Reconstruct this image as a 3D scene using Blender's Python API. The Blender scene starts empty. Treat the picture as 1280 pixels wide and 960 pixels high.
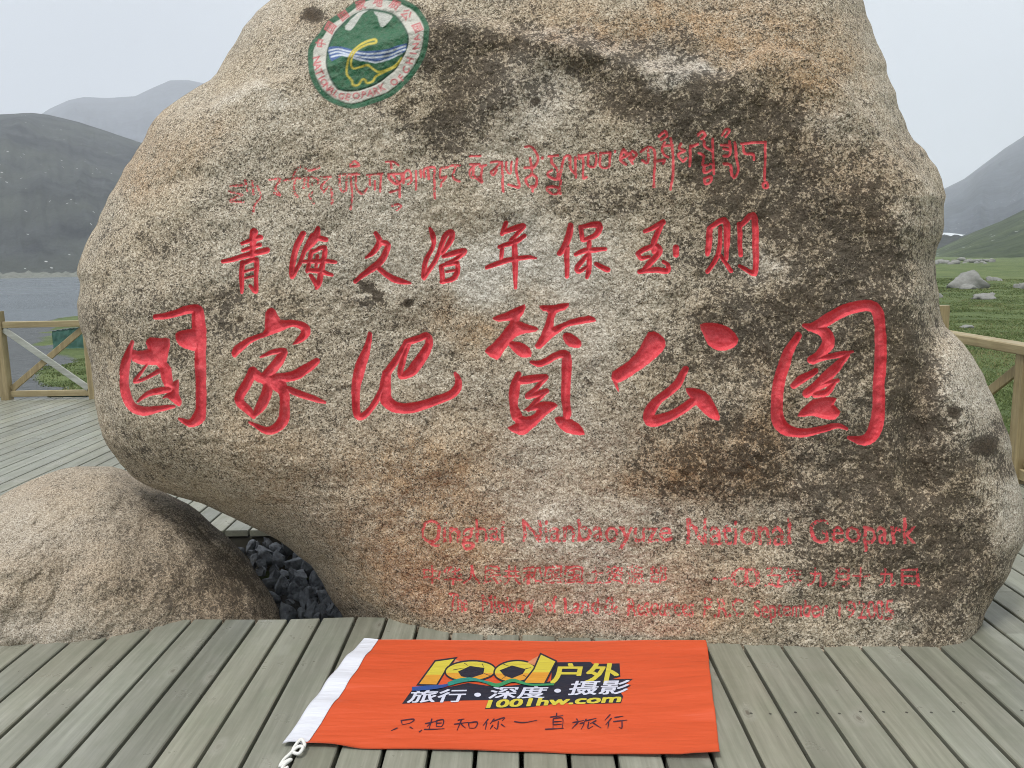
import bpy, math, random
import numpy as np
from mathutils import Matrix, Vector, Euler

# ------------------------------------------------------------------ scene, camera, light
sc = bpy.context.scene
COL = sc.collection
rad = math.radians
EYE = np.array([0.0, 0.0, 1.6])
FPX = 998.0                                   # focal length in pixels of a 1280 wide frame
cam = bpy.data.objects.new("Camera", bpy.data.cameras.new("Camera"))
COL.objects.link(cam)
cam.data.sensor_width = 36.0
cam.data.lens = FPX / 1280.0 * 36.0
cam.data.clip_start = 0.05
cam.data.clip_end = 30000.0
CAMR = (Matrix.Rotation(rad(0.57), 3, 'Z') @ Matrix.Rotation(rad(90 - 8.83), 3, 'X')
        @ Matrix.Rotation(rad(-1.0), 3, 'Z'))
cam.matrix_world = Matrix.Translation((0, 0, 1.6)) @ CAMR.to_4x4()
sc.camera = cam
R3 = np.array(CAMR)

SUN_EL, SUN_AZ = 66.0, -140.0                 # overcast: a broad sun, behind the camera to the left
world = bpy.data.worlds.new("World")
sc.world = world
world.use_nodes = True
wn = world.node_tree
wn.nodes.clear()
w_out = wn.nodes.new("ShaderNodeOutputWorld")
w_bg = wn.nodes.new("ShaderNodeBackground")
w_sky = wn.nodes.new("ShaderNodeTexSky")
w_sky.sky_type = 'NISHITA'
w_sky.sun_disc = False
w_sky.sun_elevation = rad(SUN_EL)
w_sky.sun_rotation = rad(SUN_AZ)
w_sky.air_density = 1.0
w_sky.dust_density = 3.0
w_sky.ozone_density = 1.0
# a closed cloud layer: grey white, a little brighter overhead
w_geo = wn.nodes.new("ShaderNodeNewGeometry")
w_sep = wn.nodes.new("ShaderNodeSeparateXYZ")
w_ramp = wn.nodes.new("ShaderNodeValToRGB")
w_noise = wn.nodes.new("ShaderNodeTexNoise")
w_noise.inputs["Scale"].default_value = 1.6
w_noise.inputs["Detail"].default_value = 4
w_mul = wn.nodes.new("ShaderNodeMath"); w_mul.operation = 'MULTIPLY_ADD'
w_mul.inputs[1].default_value = 0.55
w_mix = wn.nodes.new("ShaderNodeMixRGB")
w_mix.inputs[0].default_value = 0.9
wn.links.new(w_geo.outputs["Incoming"], w_sep.inputs[0])
w_abs = wn.nodes.new("ShaderNodeMath"); w_abs.operation = 'ABSOLUTE'
wn.links.new(w_sep.outputs[2], w_abs.inputs[0])
wn.links.new(w_geo.outputs["Incoming"], w_noise.inputs["Vector"])
wn.links.new(w_noise.outputs[0], w_mul.inputs[0])
wn.links.new(w_abs.outputs[0], w_mul.inputs[2])
wn.links.new(w_mul.outputs[0], w_ramp.inputs[0])
cr = w_ramp.color_ramp
cr.elements[0].position = 0.26; cr.elements[0].color = (2.9, 3.15, 3.5, 1)
cr.elements[1].position = 1.0; cr.elements[1].color = (8.6, 8.85, 9.1, 1)
wn.links.new(w_sky.outputs[0], w_mix.inputs[1])
wn.links.new(w_ramp.outputs[0], w_mix.inputs[2])
wn.links.new(w_mix.outputs[0], w_bg.inputs[0])
w_bg.inputs[1].default_value = 0.12
wn.links.new(w_bg.outputs[0], w_out.inputs[0])

sun = bpy.data.objects.new("Sun", bpy.data.lights.new("Sun", 'SUN'))
COL.objects.link(sun)
sun.data.energy = 2.4
sun.data.angle = rad(12)
sun.data.color = (1.0, 0.97, 0.93)
az, el = rad(SUN_AZ), rad(SUN_EL)
sdir = Vector((math.sin(az) * math.cos(el), math.cos(az) * math.cos(el), math.sin(el)))
sun.rotation_euler = sdir.to_track_quat('Z', 'Y').to_euler()
sun.location = (-6, -6, 12)

sc.view_settings.view_transform = 'Standard'
sc.view_settings.look = 'None'
sc.view_settings.gamma = 1.0
sc.view_settings.exposure = 0.43
sc.view_settings.use_curve_mapping = False
sc.cycles.max_bounces = 8
sc.cycles.volume_bounces = 2
sc.cycles.volume_step_rate = 4.0
sc.cycles.use_denoising = True
sc.cycles.denoiser = 'OPENIMAGEDENOISE'
sc.cycles.denoising_input_passes = 'RGB_ALBEDO_NORMAL'
sc.cycles.denoising_prefilter = 'NONE'
sc.cycles.filter_width = 1.0

# ------------------------------------------------------------------ helpers
def rays(px, py):
    px = np.asarray(px, float); py = np.asarray(py, float)
    v = np.stack([(px - 640) / FPX, (480 - py) / FPX, -np.ones_like(px)], -1)
    return v @ R3.T

def on_z(px, py, z):
    d = rays(px, py)
    t = (z - EYE[2]) / d[..., 2]
    return EYE + d * t[..., None]

def on_y(px, py, Y):
    d = rays(px, py)
    t = np.asarray(Y) / d[..., 1]
    return EYE + d * t[..., None]

def hash3(ix, iy, iz, seed):
    n = (ix.astype(np.int64) * 374761393 + iy.astype(np.int64) * 668265263
         + iz.astype(np.int64) * 2147483647 + seed * 1274126177) & 0xFFFFFFFF
    n = ((n ^ (n >> 13)) * 1274126177) & 0xFFFFFFFF
    n = ((n ^ (n >> 16)) * 2246822519) & 0xFFFFFFFF
    return ((n ^ (n >> 15)) & 0xFFFFFF) / float(0xFFFFFF) * 2 - 1

def vnoise(p, seed=0):
    f = np.floor(p); u = p - f
    u = u * u * u * (u * (u * 6 - 15) + 10)
    i = f.astype(np.int64)
    r = 0.0
    for dx in (0, 1):
        wx = u[..., 0] if dx else 1 - u[..., 0]
        for dy in (0, 1):
            wy = u[..., 1] if dy else 1 - u[..., 1]
            for dz in (0, 1):
                wz = u[..., 2] if dz else 1 - u[..., 2]
                r = r + wx * wy * wz * hash3(i[..., 0] + dx, i[..., 1] + dy, i[..., 2] + dz, seed)
    return r

def fbm(p, octs=4, seed=0, gain=0.5):
    p = np.asarray(p, float)
    a, s, f = 1.0, 0.0, 1.0
    for k in range(octs):
        s = s + a * vnoise(p * f + 17.3 * k, seed + k)
        a *= gain; f *= 2.03
    return s

def tag(o, label=None, cat=None, group=None, kind=None):
    if label: o['label'] = label
    if cat: o['category'] = cat
    if group: o['group'] = group
    if kind: o['kind'] = kind
    return o

def mesh_obj(name, verts, faces, mat=None, parent=None, smooth=False, attrs=None):
    me = bpy.data.meshes.new(name)
    if isinstance(faces, np.ndarray):
        nv, nf, k = len(verts), len(faces), faces.shape[1]
        me.vertices.add(nv)
        me.vertices.foreach_set("co", np.asarray(verts, np.float32).ravel())
        me.loops.add(nf * k)
        me.loops.foreach_set("vertex_index", faces.astype(np.int32).ravel())
        me.polygons.add(nf)
        me.polygons.foreach_set("loop_start", np.arange(0, nf * k, k, dtype=np.int32))
        me.update(calc_edges=True)
    else:
        me.from_pydata([tuple(map(float, v)) for v in verts], [], [tuple(map(int, f)) for f in faces])
        me.update()
    if attrs:
        for nm, (typ, arr) in attrs.items():
            a = me.attributes.new(nm, typ, 'POINT')
            a.data.foreach_set("color" if typ == 'FLOAT_COLOR' else "value", np.asarray(arr, np.float32).ravel())
    if smooth:
        me.polygons.foreach_set("use_smooth", np.ones(len(me.polygons), bool))
    if mat:
        me.materials.append(mat)
    o = bpy.data.objects.new(name, me)
    COL.objects.link(o)
    if parent:
        o.parent = parent
    return o

def empty(name, loc=(0, 0, 0), rz=0.0):
    o = bpy.data.objects.new(name, None)
    o.empty_display_size = 0.1
    o.location = loc
    o.rotation_euler = (0, 0, rz)
    COL.objects.link(o)
    return o

def grid_faces(R, C, wrap=False):
    r = np.arange(R - 1)[:, None]; c = np.arange(C if wrap else C - 1)[None, :]
    c2 = (c + 1) % C
    return np.stack([r * C + c, r * C + c2, (r + 1) * C + c2, (r + 1) * C + c], -1).reshape(-1, 4)

class MB:
    """collects boxes and bars into one mesh"""
    def __init__(s): s.v = []; s.f = []
    def bar(s, a, b, w, h, up=(0, 0, 1), bev=0.004):
        a, b, up = Vector(a), Vector(b), Vector(up)
        d = (b - a).normalized()
        x = d.cross(up).normalized(); z = x.cross(d).normalized()
        prof = [(-w/2+bev, -h/2), (w/2-bev, -h/2), (w/2, -h/2+bev), (w/2, h/2-bev),
                (w/2-bev, h/2), (-w/2+bev, h/2), (-w/2, h/2-bev), (-w/2, -h/2+bev)]
        n0 = len(s.v)
        for q in (a, b):
            for px, pz in prof:
                s.v.append(q + x * px + z * pz)
        for k in range(8):
            k2 = (k + 1) % 8
            s.f.append((n0 + k, n0 + k2, n0 + 8 + k2, n0 + 8 + k))
        s.f.append(tuple(n0 + k for k in reversed(range(8))))
        s.f.append(tuple(n0 + 8 + k for k in range(8)))
        return s
    def build(s, name, mat, parent=None):
        return mesh_obj(name, s.v, s.f, mat, parent)

def tube(pts, r, seg=8):
    pts = [Vector(p) for p in pts]
    v, f = [], []
    for i, p in enumerate(pts):
        d = (pts[min(i+1, len(pts)-1)] - pts[max(i-1, 0)]).normalized()
        up = Vector((0, 0, 1)) if abs(d.z) < 0.9 else Vector((1, 0, 0))
        x = d.cross(up).normalized(); z = x.cross(d)
        rr = r[i] if isinstance(r, (list, tuple)) else r
        for k in range(seg):
            a = 2 * math.pi * k / seg
            v.append(p + x * math.cos(a) * rr + z * math.sin(a) * rr)
    for i in range(len(pts) - 1):
        for k in range(seg):
            k2 = (k + 1) % seg
            f.append((i*seg+k, i*seg+k2, (i+1)*seg+k2, (i+1)*seg+k))
    f.append(tuple(reversed(range(seg)))); f.append(tuple((len(pts)-1)*seg+k for k in range(seg)))
    return v, f

# ---- material helpers
class NT:
    def __init__(s, name):
        s.m = bpy.data.materials.new(name); s.m.use_nodes = True
        s.t = s.m.node_tree; s.n = s.t.nodes; s.l = s.t.links
        s.b = s.n["Principled BSDF"]
        s.out = s.n["Material Output"]
    def add(s, typ, **kw):
        n = s.n.new(typ)
        for k, v in kw.items(): setattr(n, k, v)
        return n
    def link(s, a, b): s.l.new(a, b)
    def coord(s, kind="Object", scale=None):
        c = s.add("ShaderNodeTexCoord").outputs[kind]
        if scale is not None:
            m = s.add("ShaderNodeMapping"); m.inputs["Scale"].default_value = scale
            s.link(c, m.inputs[0]); return m.outputs[0]
        return c
    def noise(s, vec, scale, detail=4, rough=0.55):
        n = s.add("ShaderNodeTexNoise")
        n.inputs["Scale"].default_value = scale; n.inputs["Detail"].default_value = detail
        n.inputs["Roughness"].default_value = rough
        s.link(vec, n.inputs["Vector"]); return n.outputs[0]
    def voro(s, vec, scale, feature='F1', rnd=1.0):
        n = s.add("ShaderNodeTexVoronoi", feature=feature)
        n.inputs["Scale"].default_value = scale
        n.inputs["Randomness"].default_value = rnd
        s.link(vec, n.inputs["Vector"]); return n
    def math(s, op, a, b=None, c=None, clamp=False):
        n = s.add("ShaderNodeMath", operation=op); n.use_clamp = clamp
        for i, x in enumerate((a, b, c)):
            if x is None: continue
            if isinstance(x, (int, float)): n.inputs[i].default_value = x
            else: s.link(x, n.inputs[i])
        return n.outputs[0]
    def ramp(s, fac, els, interp='LINEAR'):
        n = s.add("ShaderNodeValToRGB"); r = n.color_ramp; r.interpolation = interp
        while len(r.elements) < len(els): r.elements.new(0.5)
        for e, (p, c) in zip(r.elements, els):
            e.position = p
            e.color = (c, c, c, 1) if isinstance(c, (int, float)) else (*c, 1)
        s.link(fac, n.inputs[0]); return n.outputs[0]
    def mix(s, fac, a, b, mode='MIX'):
        n = s.add("ShaderNodeMixRGB", blend_type=mode)
        for i, x in enumerate((fac, a, b)):
            if isinstance(x, (int, float)): n.inputs[i].default_value = x
            elif isinstance(x, tuple): n.inputs[i].default_value = (*x, 1)
            else: s.link(x, n.inputs[i])
        return n.outputs[0]
    def bump(s, h, strength=0.4, dist=0.01, prev=None):
        n = s.add("ShaderNodeBump"); n.inputs["Strength"].default_value = strength
        n.inputs["Distance"].default_value = dist
        s.link(h, n.inputs["Height"])
        if prev is not None: s.link(prev, n.inputs["Normal"])
        return n.outputs[0]
    def attr(s, name):
        n = s.add("ShaderNodeAttribute"); n.attribute_name = name; return n
    def done(s, color=None, rough=None, normal=None, spec=0.4):
        b = s.b
        for key, x in (("Base Color", color), ("Roughness", rough), ("Normal", normal)):
            if x is None: continue
            if isinstance(x, (int, float)): b.inputs[key].default_value = x
            elif isinstance(x, tuple): b.inputs[key].default_value = (*x, 1)
            else: s.link(x, b.inputs[key])
        b.inputs["Specular IOR Level"].default_value = spec
        return s.m

def mat_granite(name, painted, grain=1.0, tone=(1.0, 1.0, 1.0), flat=0.0):
    t = NT(name)
    co = t.coord("Object")
    warp = t.add("ShaderNodeVectorMath", operation='MULTIPLY_ADD')
    nz = t.add("ShaderNodeTexNoise"); nz.inputs["Scale"].default_value = 60; nz.inputs["Detail"].default_value = 2
    t.link(co, nz.inputs["Vector"])
    t.link(nz.outputs["Color"], warp.inputs[0]); warp.inputs[1].default_value = (0.005,) * 3
    t.link(co, warp.inputs[2])
    v1 = t.voro(warp.outputs[0], 150 * grain); v2 = t.voro(warp.outputs[0], 330 * grain)
    s1 = t.add("ShaderNodeSeparateColor"); t.link(v1.outputs["Color"], s1.inputs[0])
    s2 = t.add("ShaderNodeSeparateColor"); t.link(v2.outputs["Color"], s2.inputs[0])
    g = t.math('ADD', t.math('MULTIPLY', s1.outputs[0], 0.62), t.math('MULTIPLY', s2.outputs[0], 0.38))
    st = t.attr("stain"); ss = t.add("ShaderNodeSeparateColor"); t.link(st.outputs["Color"], ss.inputs[0])
    dark, brown, pale = ss.outputs[0], ss.outputs[1], ss.outputs[2]
    n_big = t.noise(co, 3.0, 5, 0.6); n_mid = t.noise(co, 14, 5, 0.65); n_sm = t.noise(co, 45, 3, 0.6)
    n_fine = t.noise(co, 62 * grain, 5, 0.68); n_pat = t.noise(co, 17, 4, 0.6)
    g = t.math('ADD', g, t.math('MULTIPLY', pale, 0.17))
    g = t.math('SUBTRACT', g, t.math('MULTIPLY', dark, 0.05))
    g = t.math('ADD', g, t.math('MULTIPLY', t.math('SUBTRACT', n_mid, 0.5), 0.30))
    g = t.math('ADD', g, t.math('MULTIPLY', t.math('SUBTRACT', n_big, 0.5), 0.25))
    colr = t.ramp(g, [(0.04, (0.030, 0.026, 0.021)), (0.18, (0.115, 0.096, 0.072)), (0.34, (0.27, 0.228, 0.172)),
                      (0.56, (0.41, 0.355, 0.28)), (0.76, (0.53, 0.48, 0.395)), (0.95, (0.70, 0.665, 0.59))])
    # lichen and dirt: crisp dark flecks whose number follows the stain map
    lf = t.math('ADD', t.math('MULTIPLY', n_fine, 0.62), t.math('MULTIPLY', n_pat, 0.38))
    dens = t.math('ADD', t.math('MULTIPLY', dark, 0.104), t.math('MULTIPLY', pale, -0.05))
    lich = t.ramp(t.math('ADD', lf, dens), [(0.562, 0.0), (0.605, 1.0)])
    lcol = t.mix(n_big, (0.030, 0.026, 0.022), (0.075, 0.060, 0.045))
    colr = t.mix(t.math('MULTIPLY', lich, 0.82), colr, lcol)
    dk = t.math('MULTIPLY', dark, 0.36, clamp=True)
    colr = t.mix(dk, colr, (0.66, 0.57, 0.47), 'MULTIPLY')
    tan = t.mix(t.math('MULTIPLY', t.ramp(n_big, [(0.40, 0.0), (0.65, 1.0)]), 0.35), colr, (0.93, 0.80, 0.62), 'MULTIPLY')
    brn = t.math('MULTIPLY', brown, t.ramp(t.math('ADD', t.math('MULTIPLY', n_mid, 0.7), t.math('MULTIPLY', s2.outputs[2], 0.3)), [(0.36, 0.1), (0.62, 1.0)]), clamp=True)
    colr = t.mix(brn, tan, (0.88, 0.67, 0.49), 'MULTIPLY')
    grey = t.math('MULTIPLY', pale, 0.55)
    hsv = t.add("ShaderNodeHueSaturation"); hsv.inputs["Saturation"].default_value = 0.45
    t.link(colr, hsv.inputs["Color"])
    colr = t.mix(grey, colr, hsv.outputs[0])
    if flat: colr = t.mix(flat, colr, t.ramp(n_mid, [(0.3, (0.24, 0.20, 0.155)), (0.7, (0.36, 0.31, 0.25))]))
    if tone != (1.0, 1.0, 1.0): colr = t.mix(1.0, colr, tone, 'MULTIPLY')
    h = t.math('ADD', t.math('MULTIPLY', n_sm, 0.7), t.math('MULTIPLY', g, 0.5))
    rough = 0.86
    pf = None
    if painted:
        cut = t.attr("cut").outputs["Fac"]; wear = t.attr("wear").outputs["Fac"]
        # paint where the groove is, worn away in chips and more so in the small lines
        edge = t.math('ADD', cut, t.math('MULTIPLY', t.math('SUBTRACT', n_sm, 0.5), 1.6))
        inside = t.ramp(t.math('MULTIPLY_ADD', edge, -0.5, 0.5), [(0.40, 0.0), (0.72, 1.0)])
        chip = t.math('ADD', t.math('MULTIPLY', s1.outputs[1], 0.45), t.math('MULTIPLY', n_mid, 0.75))
        keep = t.math('GREATER_THAN', t.math('SUBTRACT', chip, wear), 0.0)
        pf = t.math('MULTIPLY', inside, keep)
        redv = t.math('ADD', t.math('MULTIPLY', n_mid, 0.7), t.math('MULTIPLY', s2.outputs[1], 0.25))
        red = t.ramp(redv, [(0.25, (0.48, 0.036, 0.048)), (0.5, (0.64, 0.062, 0.078)), (0.75, (0.69, 0.13, 0.14))])
        red = t.mix(t.math('MULTIPLY', t.math('MULTIPLY', wear, 0.35), 1.0), red, colr)
        colr = t.mix(pf, colr, red)
        pa = t.attr("paint")
        al = t.math('MULTIPLY', pa.outputs["Alpha"], t.math('GREATER_THAN', t.math('ADD', s1.outputs[1], n_sm), 0.33))
        pcol = t.mix(t.math('MULTIPLY', t.math('SUBTRACT', n_sm, 0.3), 0.5), pa.outputs["Color"], (0.25, 0.22, 0.18))
        colr = t.mix(al, colr, pcol)
        rough = t.math('SUBTRACT', 0.86, t.math('MULTIPLY', t.math('MAXIMUM', pf, al), 0.26))
    nrm = t.bump(h, 0.45, 0.010)
    nrm = t.bump(t.noise(co, 26, 4, 0.6), 0.40, 0.025, nrm)
    if pf is not None:                                   # paint fills the fine grain: smoother than the bare stone
        for n_ in [n for n in t.n if n.bl_idname == 'ShaderNodeBump']:
            t.link(t.math('MULTIPLY_ADD', pf, -0.30, 0.42), n_.inputs["Strength"])
    return t.done(colr, rough, nrm, 0.3)

def mat_wood(name, base, dark, var=0.3, axis='Y', rough=0.55, use_tint=False, stain=None):
    t = NT(name)
    sc_ = {'Y': (26, 1.3, 26), 'X': (1.3, 26, 26), 'Z': (26, 26, 1.3)}[axis]
    co = t.coord("Object", sc_)
    co0 = t.coord("Object")
    if use_tint:
        a = t.attr("tint").outputs["Color"]
        off = t.add("ShaderNodeVectorMath", operation='MULTIPLY_ADD')
        t.link(a, off.inputs[0]); off.inputs[1].default_value = (37, 41, 53); t.link(co, off.inputs[2])
        co = off.outputs[0]
    g1 = t.noise(co, 1.0, 6, 0.62); g2 = t.noise(co, 3.5, 3, 0.6)
    gr = t.math('ADD', t.math('MULTIPLY', g1, 0.65), t.math('MULTIPLY', g2, 0.35))
    c = t.ramp(gr, [(0.30, dark), (0.47, tuple(0.5*(x+y) for x, y in zip(base, dark))), (0.58, base), (0.78, tuple(min(1, x*1.28) for x in base))])
    blot = t.noise(co0, 5.5, 5, 0.65)
    c = t.mix(t.math('MULTIPLY', t.ramp(blot, [(0.42, 0.0), (0.68, 1.0)]), 0.5), c, stain or (0.80, 0.86, 0.78), 'MULTIPLY')
    scuff = t.ramp(t.math('ADD', t.math('MULTIPLY', t.noise(co0, 7.0, 6, 0.72), 0.8), t.math('MULTIPLY', g2, 0.25)), [(0.655, 0.0), (0.74, 1.0)])
    c = t.mix(t.math('MULTIPLY', scuff, 0.45), c, (0.42, 0.42, 0.37))
    if use_tint:
        sx = t.add("ShaderNodeSeparateColor"); t.link(a, sx.inputs[0])
        v = t.math('MULTIPLY_ADD', sx.outputs[0], var, 1.0 - var / 2)
        cc = t.add("ShaderNodeCombineColor")
        for i in range(3): t.link(v, cc.inputs[i])
        c = t.mix(1.0, c, cc.outputs[0], 'MULTIPLY')
        c = t.mix(t.math('MULTIPLY', sx.outputs[1], 0.28), c, (1.0, 0.89, 0.72), 'MULTIPLY')
        # knots
        kv = t.add("ShaderNodeVectorMath", operation='MULTIPLY'); t.link(co0, kv.inputs[0]); kv.inputs[1].default_value = (5.0, 2.6, 1.0)
        k = t.voro(kv.outputs[0], 1.0); k.voronoi_dimensions = '2D'
        kg = t.add('ShaderNodeSeparateColor'); t.link(k.outputs['Color'], kg.inputs[0])
        gate = t.math('GREATER_THAN', kg.outputs[0], 0.66)
        kd = t.math('ADD', k.outputs["Distance"], t.math('MULTIPLY', t.noise(co0, 60, 2), 0.06))
        halo = t.ramp(kd, [(0.07, 1.0), (0.20, 0.0)])
        c = t.mix(t.math('MULTIPLY', t.math('MULTIPLY', halo, gate), 0.40), c, (0.36, 0.36, 0.31))
        core = t.ramp(kd, [(0.055, 1.0), (0.085, 0.15), (0.10, 0.5), (0.115, 0.0)])
        c = t.mix(t.math('MULTIPLY', t.math('MULTIPLY', core, gate), t.math('MULTIPLY', kg.outputs[1], 0.9)), c, (0.075, 0.065, 0.045))
    r = t.ramp(blot, [(0.3, rough - 0.1), (0.7, rough + 0.12)])
    nrm = t.bump(gr, 0.35, 0.004)
    return t.done(c, r, nrm, 0.45)

def mat_plain(name, color, rough=0.6, nscale=20, namt=0.25, bump=0.2, spec=0.4, bd=0.004):
    t = NT(name)
    co = t.coord("Object")
    n = t.noise(co, nscale, 5, 0.6)
    c = t.mix(n, tuple(x * (1 - namt) for x in color), tuple(min(1, x * (1 + namt)) for x in color))
    return t.done(c, rough, t.bump(n, bump, bd), spec)

def attr_stain(P, dark=(), brown=(), pale=()):
    return None

M_DECK = mat_wood("deck_wood", (0.228, 0.232, 0.192), (0.150, 0.153, 0.124), 0.34, 'Y', 0.34, True)
M_RAIL = mat_wood("rail_wood_along_y", (0.36, 0.295, 0.165), (0.21, 0.165, 0.085), 0.2, 'Y', 0.55, False, (0.75, 0.72, 0.6))
M_RAILX = mat_wood("rail_wood_along_x", (0.36, 0.295, 0.165), (0.21, 0.165, 0.085), 0.2, 'X', 0.55, False, (0.75, 0.72, 0.6))
M_POST = mat_wood("rail_wood_upright", (0.33, 0.265, 0.145), (0.19, 0.145, 0.075), 0.2, 'Z', 0.55, False, (0.75, 0.72, 0.6))
M_GREYWOOD = mat_wood("grey_weathered_wood", (0.40, 0.41, 0.37), (0.25, 0.25, 0.22), 0.2, 'X', 0.6, False)
M_NAIL = mat_plain("nail_steel", (0.05, 0.048, 0.04), 0.5)

# ------------------------------------------------------------------ ground, lake, mountains
def terrain_z(x, y):
    s = -0.9 * x + 0.44 * y
    z = -0.72 - 0.05 * np.maximum(0, s - 12.5)
    z = np.maximum(z, -10.0)
    r = np.hypot(x, y)
    p = np.stack([x, y, 0 * x], -1)
    amp = np.clip((r - 10) / 60, 0, 1)
    z = z + amp * (0.22 * fbm(p / 9.0, 3, 5) + 0.5 * np.clip(r / 300, 0, 1) * fbm(p / 60.0, 2, 9))
    z = z + 0.05 * np.clip((r - 6) / 6, 0, 1) * fbm(p / 1.3, 2, 3)
    # a low green hill beyond the meadow on the right
    hx = np.clip((x - 60) / 260, 0, 1.6); hy = np.exp(-((y - 560) / 190.0) ** 2)
    z = z + 0.0 * hx * hy
    return z

NR, NA = 150, 420
rr = np.concatenate([[0.5], np.geomspace(2.0, 9000, NR - 1)])
aa = np.linspace(0, 2 * np.pi, NA, endpoint=False)
RR, AA = np.meshgrid(rr, aa, indexing='ij')
TX, TY = RR * np.cos(AA), RR * np.sin(AA)
TZ = terrain_z(TX, TY)
gravel = np.clip(((-0.9 * TX + 0.44 * TY) - 11.0) / 3.0, 0, 1) * np.clip((-TX - 3) / 2.0, 0, 1)
gravel = gravel * np.clip(0.5 + (-TX / np.maximum(TY, 1) - 0.585) / 0.05 + 0.8 * fbm(np.stack([TX, TY, 0 * TX], -1) / 4.0, 3, 21), 0, 1)
t = NT("ground_meadow_and_gravel")
co = t.coord("Object")
n1 = t.noise(co, 0.35, 6, 0.62); n2 = t.noise(co, 3.0, 5, 0.65); n3 = t.noise(co, 24, 3, 0.6); n0 = t.noise(co, 0.03, 4, 0.6)
mixn = t.math('ADD', t.math('ADD', t.math('MULTIPLY', n1, 0.45), t.math('MULTIPLY', n2, 0.3)), t.math('ADD', t.math('MULTIPLY', n3, 0.15), t.math('MULTIPLY', n0, 0.12)))
gcol = t.ramp(mixn, [(0.36, (0.034, 0.050, 0.018)), (0.48, (0.075, 0.105, 0.034)), (0.58, (0.11, 0.14, 0.05)), (0.70, (0.16, 0.17, 0.075))])
ga = t.attr("gravel").outputs["Fac"]
gv = t.ramp(t.math('ADD', t.math('MULTIPLY', n2, 0.5), t.math('MULTIPLY', n3, 0.5)), [(0.35, (0.055, 0.060, 0.062)), (0.65, (0.13, 0.14, 0.145))])
gc = t.mix(t.ramp(ga, [(0.35, 0.0), (0.55, 1.0)]), gcol, gv)
M_GROUND = t.done(gc, 0.9, t.bump(t.math('ADD', n2, t.math('MULTIPLY', n3, 0.4)), 0.7, 0.08), 0.2)
GF = grid_faces(NR, NA, True)
gverts = np.stack([TX, TY, TZ], -1).reshape(-1, 3)
cfan = None
ground = mesh_obj("ground", gverts, GF[:, ::-1].copy(), M_GROUND, smooth=True, attrs={"gravel": ('FLOAT', gravel)})
tag(ground, kind='structure')

LAKE_Z = -4.5
t = NT("lake_water")
co = t.coord("Object", (1.0, 1.0, 1.0))
wv = t.noise(t.coord("Object", (0.9, 1.3, 1)), 1.0, 5, 0.62)
wv2 = t.noise(t.coord("Object", (0.004, 0.012, 1)), 1.0, 2, 0.5)
t.done(t.mix(wv2, (0.050, 0.066, 0.078), (0.085, 0.105, 0.120)), t.ramp(wv2, [(0.35, 0.22), (0.65, 0.34)]), t.bump(wv, 1.0, 0.45), 0.5)
lake = mesh_obj("lake", [(-3000, -600, LAKE_Z), (300, -600, LAKE_Z), (300, 1600, LAKE_Z), (-3000, 1600, LAKE_Z)], [(0, 1, 2, 3)], t.m)
tag(lake, kind='structure')

def mountain(name, mat, prof, d0, d1, z0, ext=(-300, 1600), rows=70, cols=260, rough=0.12, seed=1, power=1.15, spur=0.10):
    """prof: (px, py) ridge line seen from the terrace, built as a slope between two distances"""
    xs = np.linspace(ext[0], ext[1], cols)
    ys = np.interp(xs, [p[0] for p in prof], [p[1] for p in prof])
    d = rays(xs, ys)
    hd = d[:, :2] / np.linalg.norm(d[:, :2], axis=1)[:, None]
    slope = d[:, 2] / np.linalg.norm(d[:, :2], axis=1)
    V = []
    for i in range(rows):
        t_ = i / (rows - 8) if i < rows - 7 else 1 + (i - rows + 8) / 7 * 1.2
        D = d0 + (d1 - d0) * t_
        zr = EYE[2] + d1 * slope
        if t_ <= 1: z = z0 + (zr - z0) * t_ ** power
        else: z = zr - (zr - z0) * (t_ - 1) * 0.8
        xy = hd * D
        p = np.stack([xy[:, 0], xy[:, 1], np.full(cols, 0.0)], -1)
        hgt = (zr - z0)
        n = fbm(np.stack([xs / 75.0, np.full(cols, t_ * 1.5), 0 * xs], -1), 5, seed, 0.55)
        ridg = (1 - np.abs(fbm(np.stack([xs / 60.0, np.full(cols, t_ * 0.9), 0 * xs], -1), 4, seed + 9))) - 0.6
        e = np.clip(t_ * 6, 0, 1) * (0.06 if t_ > 1 else np.clip((1 - t_) * 5, 0.06, 1))
        z = z + hgt * (rough * n + spur * ridg) * e
        V.append(np.stack([xy[:, 0], xy[:, 1], z], -1))
    V = np.array(V)
    o = mesh_obj(name, V.reshape(-1, 3), grid_faces(rows, cols), mat, smooth=True)
    return tag(o, kind='structure')

def mat_mountain(name, a, b, speck, green=None):
    t = NT(name)
    co = t.coord("Object")
    n1 = t.noise(co, 0.006, 8, 0.62); n2 = t.noise(co, 0.05, 6, 0.65); n3 = t.noise(t.coord("Object", (0.03, 0.03, 0.006)), 1.0, 6, 0.6)
    m = t.math('ADD', t.math('MULTIPLY', n1, 0.40), t.math('ADD', t.math('MULTIPLY', n2, 0.25), t.math('MULTIPLY', n3, 0.35)))
    c = t.ramp(m, [(0.43, a), (0.58, b)])
    if green:
        c = t.mix(t.ramp(n1, [(0.45, 0.0), (0.6, 0.6)]), c, green)
    v = t.voro(co, 0.15)
    sep = t.add("ShaderNodeSeparateColor"); t.link(v.outputs["Color"], sep.inputs[0])
    sp = t.math('MULTIPLY', t.math('LESS_THAN', v.outputs["Distance"], 0.16), t.math('GREATER_THAN', t.math('ADD', t.math('MULTIPLY', sep.outputs[0], 0.5), n1), 1.0 - speck))
    c = t.mix(sp, c, (0.42, 0.42, 0.42))
    return t.done(c, 0.95, t.bump(t.math('ADD', t.math('MULTIPLY', n2, 0.5), n3), 0.6, 7.0), 0.1)

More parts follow.
